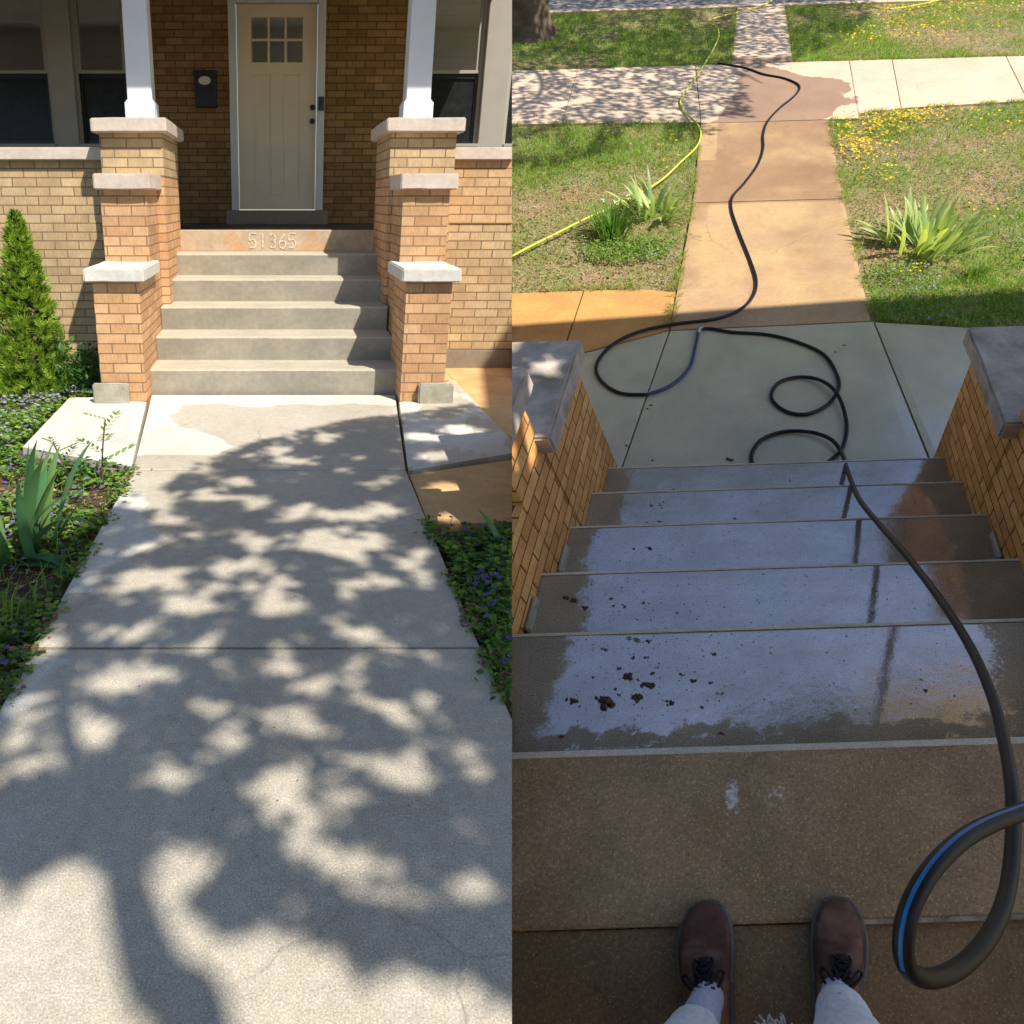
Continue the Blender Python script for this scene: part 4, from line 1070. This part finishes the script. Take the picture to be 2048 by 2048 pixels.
# --- lawns of site B
conc = [[(-.72, 2.0), (.80, 2.0), (.74, 8.4), (-.72, 8.4)], [(-.42, 10.5), (.42, 10.5), (.4, 14.3), (-.4, 14.3)], [(-8, 8.50), (-.7, 8.27), (1.1, 8.27), (1.6, 8.55), (9, 8.92), (9, 10.6), (-8, 10.67)],
        [(.7, 2), (1.95, 2), (1.95, 3.70), (.72, 3.90)], [(-5, 2), (-.6, 2), (-.68, 4.42), (-.95, 4.48), (-5, 4.45)], [(-40, 14.1), (40, 14.1), (40, 30), (-40, 30)]]
def sown(x, y):
    for P in conc:
        if inpoly(x, y, P): return False
    return True
def greenness(x, y):
    g = nz(x, y, .8, 3) * .8 + nz(x, y, 2.4, 8) * .5
    if x < 0:
        if y > 10.6: g += .75 if (x > -2.2 and y < 12.6) else .15
        elif y > 6.9: g += .62 - (8.2 - y) * .22
        elif y < 5.2: g -= .30
        else: g += .05
        if y < 4.95: g -= .3
    else:
        if y > 10.6: g += .7 if x < 1.9 and y < 12.8 else .1
        elif x < 1.0 and y > 7.9: g += .5
        elif y < 4.45: g += .4
        else: g += .02
    return g
def seam_b(y): return -.2334 * y - .911
fl = Fol(); n = 0
for _ in range(210000):
    y = 3.6 + 10.6 * R.random() ** 1.25; x = R.uniform(seam_b(y) - .05, 1.4 + y * .34)
    if not sown(x, y): continue
    g = greenness(x, y)
    if R.random() > .55 + 1.0 * g: continue
    p = B(x, y, G - .03); d = rv(); d = (d - nB * d.dot(nB)).normalized() * R.uniform(.2, 1.4)
    s = 1 + .06 * max(0, y - 5)
    gr = R.random() < .66 + g
    fl.blade(p, d, nB, R.uniform(.035, .075) * (1 if gr else .7) * (1.35 if g > .5 else 1), .0042 * s, 0 if gr else (1 if R.random() < .5 else 2))
tag(fl.done('lawn_grass', [M['grass'], M['grass_dull'], M['straw']], site=B), 'patchy green and straw coloured grass on both sides of the tan path', 'grass', kind='stuff')
# dead leaves, weeds
fl = Fol()
for _ in range(42000):
    y = 3.7 + 10.4 * R.random() ** 1.3; x = R.uniform(seam_b(y) - .05, 1.4 + y * .34)
    if not sown(x, y): continue
    g = greenness(x, y); p = B(x, y, G - .028)
    if R.random() < .55 - g * .5:
        d = rv(); d = d - nB * d.dot(nB) * .75
        fl.leaf(p + nB * R.uniform(.002, .02), d, nB + rv() * .6, R.uniform(.015, .05), R.uniform(.008, .024), 1 if R.random() < .6 else 0)
    elif R.random() < .3 + g * .3 + (.3 if nz(x, y, 1.9, 4) > .15 else 0):
        for _k in range(3):
            d = rv(); d = d - nB * d.dot(nB) * .6
            fl.leaf(p + nB * R.uniform(.01, .05), d, nB + rv() * .5, R.uniform(.015, .032), R.uniform(.012, .026), R.choice((2, 3)))
tag(fl.done('weeds_and_dead_leaves', [M['dead_leaf'], M['straw'], M['leaf_mid'], M['leaf_lime']], site=B), 'low weeds and dry leaves over the patchy lawns', 'ground cover', kind='stuff')
fl = Fol()
edges = [[(-.70, 3.9), (-.68, 6.05), (-.72, 8.25)], [(.755, 3.9), (.74, 6.05), (.755, 8.25)], [(1.09, 8.40), (1.6, 8.56), (3.1, 8.68), (6, 8.8)], [(-6, 8.53), (-2.3, 8.38), (-.75, 8.28)], [(-6, 10.69), (-.44, 10.67)], [(.44, 10.66), (6, 10.62)], [(-.44, 10.7), (-.42, 14)], [(.44, 10.7), (.42, 14)], [(-3.2, 4.48), (-1.4, 4.50), (-.75, 4.46)], [(.8, 3.90), (1.9, 3.70)]]
for E_ in edges:
    for (x0, y0), (x1, y1) in zip(E_, E_[1:]):
        L_ = math.hypot(x1 - x0, y1 - y0)
        for _ in range(int(L_ * 420)):
            t = R.random(); x = x0 + (x1 - x0) * t; y = y0 + (y1 - y0) * t
            k_ = nz(x, y, 3.2, 6) + .5 * nz(x, y, 11, 2)
            if k_ < -.12: continue
            o_ = R.gauss(0, .022) ; x += o_ * (y1 - y0) / L_; y += o_ * (x1 - x0) / L_
            d = rv(); d = (d - nB * d.dot(nB)).normalized() * R.uniform(.6, 1.8)
            fl.blade(B(x, y, G - .01), d, nB, R.uniform(.03, .075), .005, R.choice((0, 0, 1, 2)))
tag(fl.done('edge_grass', [M['grass'], M['grass_dull'], M['straw']], site=B), 'ragged grass creeping over the edges of the paved slabs', 'grass', kind='stuff')
fl = Fol()
YC = [(.95, 7.35, .28, .55, 170), (1.3, 7.9, .35, .4, 110), (1.75, 8.15, .35, .25, 110), (3.0, 8.0, .9, .7, 50), (1.1, 6.5, .3, .3, 30), (.95, 8.0, .15, .2, 14), (2.6, 7.2, .5, .7, 22), (2.2, 12.2, .9, .9, 190), (1.4, 11.6, .4, .5, 26), (3.0, 13.4, 1.4, .5, 190), (-1.0, 7.6, .3, .4, 12), (2.0, 5.6, .3, .5, 8), (-.95, 7.0, .2, .2, 4), (1.15, 4.6, .1, .1, 8), (4.0, 11.4, .3, .3, 12)]
for cx, cy, rx, ry, k in YC:
    for _ in range(k):
        x, y = R.gauss(cx, rx * .6), R.gauss(cy, ry * .6)
        if sown(x, y): fl.flower(B(x, y, G) + nB * R.uniform(.04, .09), nB + rv() * .3, R.uniform(.015, .025) * (1 + .05 * (y - 6)), 0)
for _ in range(9500):
    y = 3.7 + 10.4 * R.random() ** 1.2; x = R.uniform(seam_b(y), 1.4 + y * .34)
    if sown(x, y) and nz(x, y, 1.5, 12) + (.12 if x > .7 and y < 9 else 0) > .22: fl.flower(B(x, y, G) + nB * R.uniform(.02, .06), nB + rv() * .4, R.uniform(.010, .016), 1)
tag(fl.done('lawn_flowers', [M['yellow'], M['violet_pale']], site=B), 'scattered yellow and pale violet flowers in the lawns', 'flowers', kind='stuff')
# iris clumps
iris('iris_plant', B, B(1.30, 5.05, G - .02), 85, (.24, .46), .058, .34, 'iris_b', 'wide clump of pale green iris leaves in the lawn right of the walkway', tilt=(.1, 1.0), droop=(.1, 1.1))
iris('iris_plant', B, B(-1.00, 5.86, G - .02), 38, (.24, .46), .050, .20, 'iris_b', 'small iris with pale arching leaves beside the left path edge', tilt=(.1, .95), droop=(.2, 1.2))
F = Fol(); bb = B(-1.32, 5.42, G - .02); x_, y_, n_ = B.frame()
for _ in range(170):
    a = R.uniform(0, 6.28); h = x_ * math.cos(a) + y_ * math.sin(a); th = R.uniform(.05, .6)
    F.sword(bb + h * R.uniform(0, .17), n_ * math.cos(th) + h * math.sin(th), n_, R.uniform(.2, .36), .014, R.uniform(.1, .8), 0, 6)
for (dx, dy, hh) in [(-.13, .05, .33), (.02, .02, .34), (.10, .14, .36), (-.02, .10, .30)]:
    F.tri(bb, (x_ * dx + y_ * dy + n_ * hh).normalized(), x_, (hh ** 2 + dx ** 2) ** .5, .004, 0)
    for _k in range(6): F.leaf(bb + x_ * dx + y_ * dy + n_ * hh, (rv() + n_ * .3), n_, .028, .022, 1)
tag(F.done('daffodil_clump', [M['leaf_mid'], M['white_petal']], site=B), 'clump of thin green leaves with a few white flowers left of the walkway', 'plant')
F = Fol()
for _ in range(1500):
    a = R.uniform(0, 6.28); r = R.random() ** .6 * .34
    x, y = -1.15 + r * math.cos(a) * 1.1, 5.12 + r * math.sin(a) * .7
    if x > -.72: continue
    d = rv(); F.leaf(B(x, y, G - .02) + nB * R.uniform(.01, .09), d - nB * d.dot(nB) * .5, nB + rv() * .5, R.uniform(.018, .034), R.uniform(.014, .026), R.choice((0, 0, 1)))
tag(F.done('leafy_weeds', [M['leaf_lime'], M['leaf_mid']], site=B), 'bright green leafy weeds in front of the daffodil clump', 'plant')
F = Fol()
for _ in range(900):
    a = R.uniform(0, 6.28); r = R.random() ** .6 * .3
    x, y = 1.02 + r * math.cos(a) * 1.1, 4.58 + r * math.sin(a) * .6
    if x < .76: continue
    d = rv(); F.leaf(B(x, y, G - .02) + nB * R.uniform(.01, .08), d - nB * d.dot(nB) * .5, nB + rv() * .5, R.uniform(.018, .03), R.uniform(.010, .02), R.choice((0, 0, 1)))
tag(F.done('leafy_weeds', [M['leaf_lime'], M['leaf_mid']], site=B), 'yellow-green leafy weeds in front of the wide iris clump', 'plant')
F = Fol()
for _ in range(160):
    d = rv(); F.blade(B(1.62 + R.gauss(0, .05), 4.52 + R.gauss(0, .04), G - .02), (d - nB * d.dot(nB)).normalized() * R.uniform(.4, 1.3), nB, R.uniform(.1, .2), .006, 0)
tag(F.done('grass_tuft', [M['leaf_lime']], site=B), 'bright tuft of long grass right of the yellow-green weeds', 'plant')

# --- street tree of site B
tb = empty('street_tree', B(-3.5, 12.5, G), 'thick rough-barked street tree on the far left lawn strip', 'tree')
base = B(-3.62, 12.55, G - .05); x_, y_, n_ = B.frame()
P = [base + n_ * h + x_ * dx for h, dx in ((0, 0), (.25, 0), (.7, .01), (1.5, .04), (3, .15), (5.6, .5))]
bk = tube(smoothcurve(P, 6), .36, 40)
for v in bk.verts:
    h = (v.co - base).dot(n_); c = base + n_ * h + x_ * (.06 * h)
    d = v.co - c; an = math.atan2(d.dot(y_), d.dot(x_))
    fl_ = 1.0 + .55 * math.exp(-max(0, h) / .22) * (.75 + .45 * math.sin(an * 5 + 1))
    fl_ *= 1 + .07 * noise.noise(V((an * 5, h * 1.2, 0))) + .06 * noise.noise(V((an * 14, h * 3, 2)))
    v.co = c + d * (fl_ * (1 - .1 * min(h, 4)))
for v in bk.verts: v.co = v.co
put('trunk', bk, M['bark'], tb, B, uv=False, world=True)
F = Fol()
for _ in range(42000):
    a = R.uniform(-6, 1.9); b = R.uniform(7.1, 15.5)
    lim = interp(b, [(7.1, -1.7), (8.3, -.15), (9.3, -.22), (10.2, -.25), (10.7, .4), (12, 1.35), (13.2, 1.8), (15.5, 1.9)])
    if a > lim + .12 * nz(a, b, 5): continue
    dens = .25 if b < 8.4 else .74
    if a < -2.2 and 8 < b < 10.6: dens = .60
    q = nz(a * 1.0, b * .6, 4.2, 2.7) + .6 * nz(a, b * .6, 10, 7)
    if q > (dens - .38) * .9: continue
    F.leaf(B(a, b, G) + SUN * R.uniform(5.6, 7.6), rv(), rv(), R.uniform(.09, .15), R.uniform(.05, .09), 0)
F.done('crown', [M['leaf_crown']], tb)
def limb_b(pts, r0, r1):
    P = smoothcurve([B(a, b, G) + SUN * t for a, b, t in pts], 6); n = len(P)
    put('limb', tube(P, [r0 + (r1 - r0) * i / (n - 1) for i in range(n)], 10), M['bark'], tb, uv=False, world=True)
limb_b([(-4.4, 11.6, 6), (-3.2, 10.8, 6.4), (-2.8, 9.4, 6.6), (-3.4, 8.4, 6.8)], .05, .015)
limb_b([(-4.0, 12.4, 6), (-2.0, 11.4, 6.4), (-.6, 10.6, 6.6), (.0, 9.7, 6.8)], .06, .012)
limb_b([(-3.0, 11.0, 6.4), (-2.5, 9.8, 6.6), (-1.3, 8.6, 6.8)], .03, .01)

# ------------------------------------------------------------------ the person whose shoes are in view
per = empty('person', B(0, -.15, 0), 'person in brown suede lace-up shoes, white patterned socks and pale jeans standing on the porch', 'person')
M['suede'] = concrete_mat('brown_suede', (.12, .052, .036), .45, .35, .75, tint=(.30, .17, .11), blot=12, grit=500)
M['sole'] = plain('dark_rubber_sole', (.10, .11, .10), .4, var=.2, scale=20)
M['lace'] = plain('black_laces', (.006, .006, .007), .8)
M['sock'] = plain('pale_blue_sock', (.55, .58, .72), .9, var=.15, scale=40)
M['jeans'] = plain('pale_denim', (.82, .84, .92), .9, var=.15, scale=30, bump=.3)
M['skin'] = plain('skin', (.55, .30, .2), .5, var=.05)
M['thread'] = plain('frayed_threads', (.75, .70, .62), .9, var=.1)
M['shirt'] = plain('dark_shirt', (.05, .06, .08), .8)
M['hair'] = plain('brown_hair', (.05, .03, .02), .7)
ST = [(0, .010, .030), (.025, .024, .040), (.07, .036, .047), (.14, .047, .053), (.24, .0545, .058), (.36, .0560, .064), (.48, .053, .076), (.60, .047, .092), (.70, .042, .100), (.82, .041, .098), (.92, .038, .092), (.98, .028, .085), (1, .014, .07)]
def shoe(ca, cb, ang, mirror):
    """ca, cb: toe tip; ang: toe-out angle; length .29"""
    Lh = .275
    def Q(t, x, z):                                   # t along from toe to heel
        x = x + .006 * mirror * math.sin(t * math.pi) * (1 if t < .6 else .3)
        y = -t * Lh
        c, s = math.cos(ang), math.sin(ang)
        return (ca + x * c - y * s, cb + x * s + y * c, z)
    def loft(kind):
        bm = bmesh.new(); rings = []
        sm_ = []
        for i in range(len(ST) - 1):
            for k in range(6): sm_.append([ST[i][j] + (ST[i + 1][j] - ST[i][j]) * k / 6 for j in range(3)])
        sm_.append(list(ST[-1]))
        for t, w, h in sm_:
            r = []
            if kind == 'sole':
                w2 = w + .0055
                prof = [(-w2, .0), (-w2 - .001, .012), (-w2, .026), (-w2 + .004, .030), (w2 - .004, .030), (w2, .026), (w2 + .001, .012), (w2, .0)]
                if t < .05: prof = [(x, z * (1.15 if z > .02 else 1)) for x, z in prof]
            else:
                prof = []
                for k in range(15):
                    a = math.pi * k / 14
                    x = -w * math.copysign(abs(math.cos(a)) ** .75, math.cos(a)); z = .024 + (h - .024) * math.sin(a) ** .85
                    crease = (.0038 * math.sin(t * 85 + 1.5 * math.cos(a)) * math.exp(-((t - .33) / .07) ** 2) + .003 * noise.noise(V((t * 9, a * 1.4, mirror * 3)))) * math.sin(a)
                    prof.append((x, z + crease))
            rings.append([bm.verts.new(Q(t, x, z)) for x, z in prof])
        for a, b in zip(rings, rings[1:]):
            for k in range(len(a) - 1): bm.faces.new((a[k], a[k + 1], b[k + 1], b[k]))
            bm.faces.new((a[-1], a[0], b[0], b[-1]))
        bm.faces.new(rings[0]); bm.faces.new(rings[-1][::-1])
        bmesh.ops.recalc_face_normals(bm, faces=bm.faces[:])
        return bm
    up_ = put('shoe', loft('upper'), M['suede'], per, B, smooth=True)
    put('sole', loft('sole'), M['sole'], up_, B, smooth=False)
    # tongue and laces
    tg = bmesh.new(); pv_ = None
    for k in range(9):
        t = .40 + .035 * k; w = .010 + .0016 * k; z = interp(t, [(s[0], s[2]) for s in ST]) + .0035 + .001 * math.sin(k)
        row = [tg.verts.new(Q(t, x * w, z - .004 * abs(x) + (.001))) for x in (-1, -.5, 0, .5, 1)]
        if pv_:
            for q in range(4): tg.faces.new((pv_[q], pv_[q + 1], row[q + 1], row[q]))
        pv_ = row
    put('tongue', tg, M['lace'], up_, B)
    lc = bmesh.new()
    def lacing(pts, r=.0028):
        merge(lc, tube(smoothcurve([B(*Q(*p)) for p in pts], 5), r, 6))
    for k in range(6):
        t = .42 + .045 * k; z = interp(t, [(s[0], s[2]) for s in ST]) + .006; w = .014 + .0025 * k
        lacing([(t, -w, z - .004), (t + .012, -w * .3, z + .003), (t + .030, w * .4, z + .004), (t + .04, w, z - .002)])
        lacing([(t, w, z - .004), (t + .012, w * .3, z + .005), (t + .030, -w * .4, z + .003), (t + .04, -w, z - .002)])
    z = .088
    for sgn in (-1, 1):                               # bow loops and loose ends
        lacing([(.60, 0, z + .012), (.56, sgn * .018, z + .016), (.50, sgn * .034, z + .004), (.53, sgn * .040, z - .006), (.60, sgn * .024, z + .010), (.61, 0, z + .014)], .0034)
        lacing([(.60, 0, z + .014), (.52, sgn * .010, z + .004), (.45, sgn * .020, z - .012), (.41, sgn * .016, z - .020)], .003)
    lacing([(.62, -.02, z + .012), (.61, 0, z + .018), (.62, .02, z + .012)], .006)
    put('laces', lc, M['lace'], up_, B, uv=False, world=True)
    return Q
QL = shoe(-.163, .055, .10, -1)
QR = shoe(.128, .053, -.10, 1)
def leg_tube(name, pts, radii, mat, parent, seg=20, wob=0, open_=True):
    P = smoothcurve([B(*p) for p in pts], 5); n = len(P)
    rr = [interp(i / (n - 1), [(k / (len(radii) - 1), r) for k, r in enumerate(radii)]) for i in range(n)]
    bm = tube(P, rr, seg, caps=not open_)
    if wob:
        for v in bm.verts: v.co += V((noise.noise(v.co * 18), noise.noise(v.co * 18 + V((5, 5, 5))), noise.noise(v.co * 18 + V((9, 1, 5))))) * wob
    return put(name, bm, mat, parent, B, uv=False, world=True, smooth=False)
aL = QL(.70, 0, .07); aR = QR(.70, 0, .07)
for q, nm in ((aL, 0), (aR, 1)):
    so = leg_tube('sock', [(q[0], q[1] + .012, .065), (q[0], q[1], .12), (q[0], q[1] - .012, .20), (q[0], q[1] - .04, .30)], [.036, .034, .038, .034], M['sock'], per, wob=.002, open_=False)
# dark motif on the left sock
mo = bmesh.new()
for (dx, z, s) in [(-.012, .118, .007), (.002, .112, .006), (.013, .120, .006), (.0, .13, .004), (-.02, .13, .004)]:
    b2 = bmesh.new(); bmesh.ops.create_icosphere(b2, subdivisions=2, radius=s)
    c = B(aL[0] + dx, aL[1] + .036 - abs(dx) * .5, z)
    for v in b2.verts: v.co = c + V((v.co.x, v.co.y * .5, v.co.z * .8))
    merge(mo, b2)
put('sock_motif', mo, M['shirt'], per, B, uv=False, world=True, smooth=True)
# body: one continuous skin-modifier surface standing behind the phone
def skin(name, joints, edges, mat, parent, sub=2):
    me = bpy.data.meshes.new(name); me.from_pydata([tuple(B(*j[:3])) for j in joints], edges, [])
    o = bpy.data.objects.new(name, me); COL.objects.link(o)
    m = o.modifiers.new('s', 'SKIN'); m.use_smooth_shade = True
    for i, j in enumerate(joints):
        me.skin_vertices[0].data[i].radius = (j[3], j[3] if len(j) < 5 else j[4])
    me.skin_vertices[0].data[0].use_root = True
    ss = o.modifiers.new('u', 'SUBSURF'); ss.levels = sub; ss.render_levels = sub
    dg = bpy.context.evaluated_depsgraph_get(); ev_ = o.evaluated_get(dg)
    m2 = bpy.data.meshes.new_from_object(ev_); bm = bmesh.new(); bm.from_mesh(m2)
    bpy.data.objects.remove(o); bpy.data.meshes.remove(m2)
    return put(name, bm, mat, parent, None, uv=False, world=True, smooth=True)
lx, rx = aL[0], aR[0]; fb = aL[1]
body_j = [(0, fb - .24, .93, .15, .11), (0, fb - .24, 1.10, .14, .10), (0, fb - .25, 1.30, .16, .10), (0, fb - .25, 1.44, .07), (0, fb - .24, 1.50, .055), (0, fb - .23, 1.60, .085, .095), (0, fb - .23, 1.68, .075),
          (-.10, fb - .22, .88, .095), (lx - .01, fb - .12, .48, .062), (lx, fb - .02, .10, .032), (.10, fb - .22, .88, .095), (rx + .01, fb - .12, .48, .062), (rx, fb - .02, .10, .032),
          (-.18, fb - .25, 1.38, .055), (-.26, fb - .22, 1.12, .042), (-.12, fb - .12, 1.30, .03), (-.08, fb - .08, 1.36, .032),
          (.18, fb - .25, 1.38, .055), (.32, fb - .22, 1.12, .042), (.52, fb - .10, .92, .03), (.60, fb - .05, .86, .032)]
body_e = [(0, 1), (1, 2), (2, 3), (3, 4), (4, 5), (5, 6), (0, 7), (7, 8), (8, 9), (0, 10), (10, 11), (11, 12), (2, 13), (13, 14), (14, 15), (15, 16), (2, 17), (17, 18), (18, 19), (19, 20)]
for base_i, (hx, hy, hz) in ((16, (-.08, fb - .08, 1.36)), (20, (.60, fb - .05, .86))):
    for f_ in range(5):
        a = -.036 + .018 * f_; k = len(body_j); l = (.05, .062, .066, .06, .045)[f_]
        body_j += [(hx + a, hy + .035, hz + (.0 if f_ else .01), .011), (hx + a * 1.1, hy + .035 + l * .55, hz + .004, .010), (hx + a * 1.1, hy + .035 + l * .9, hz - .018, .008)]
        body_e += [(base_i, k), (k, k + 1), (k + 1, k + 2)]
skin('body', body_j, body_e, M['skin'], per)
skin('shirt', [(0, fb - .24, .98, .17, .13), (0, fb - .24, 1.10, .16, .12), (0, fb - .25, 1.30, .18, .12), (0, fb - .25, 1.41, .10), (-.18, fb - .25, 1.38, .07), (-.25, fb - .225, 1.16, .058), (.18, fb - .25, 1.38, .07), (.30, fb - .225, 1.16, .058)],
     [(0, 1), (1, 2), (2, 3), (2, 4), (4, 5), (2, 6), (6, 7)], M['shirt'], per)
skin('jeans', [(0, fb - .24, .94, .165, .125), (-.10, fb - .22, .86, .115), (lx - .01, fb - .125, .50, .088), (.10, fb - .22, .86, .115), (rx + .01, fb - .125, .50, .088)],
     [(0, 1), (1, 2), (0, 3), (3, 4)], M['jeans'], per)
leg_tube('trouser_leg', [(lx - .004, fb - .030, .215), (lx - .006, fb - .062, .34), (lx - .01, fb - .12, .52)], [.047, .068, .088], M['jeans'], per, 28, .006, False)
leg_tube('trouser_leg', [(rx + .004, fb - .012, .118), (rx + .004, fb - .035, .20), (rx + .006, fb - .075, .34), (rx + .01, fb - .12, .52)], [.050, .060, .076, .088], M['jeans'], per, 28, .007, False)
hh = bmesh.new(); bmesh.ops.create_uvsphere(hh, u_segments=20, v_segments=12, radius=.112)
c = B(0, fb - .25, 1.68)
for v in hh.verts: v.co = c + v.co * (1 + .05 * noise.noise(v.co * 30))
put('hair', hh, M['hair'], per, uv=False, world=True, smooth=True)
# frayed hem threads
fr = bmesh.new()
for k in range(150):
    q = B(R.uniform(-.040, .010), fb - .028 + R.uniform(-.03, .0), R.uniform(.19, .23))
    d = rv() * .014
    merge(fr, tube([q, q + d + yb * .006, q + d * R.uniform(.5, 1.6) + yb * R.uniform(.0, .014) - nb3 * .012], .0024, 4))
put('frayed_hem', fr, M['thread'], per, B, uv=False, world=True)
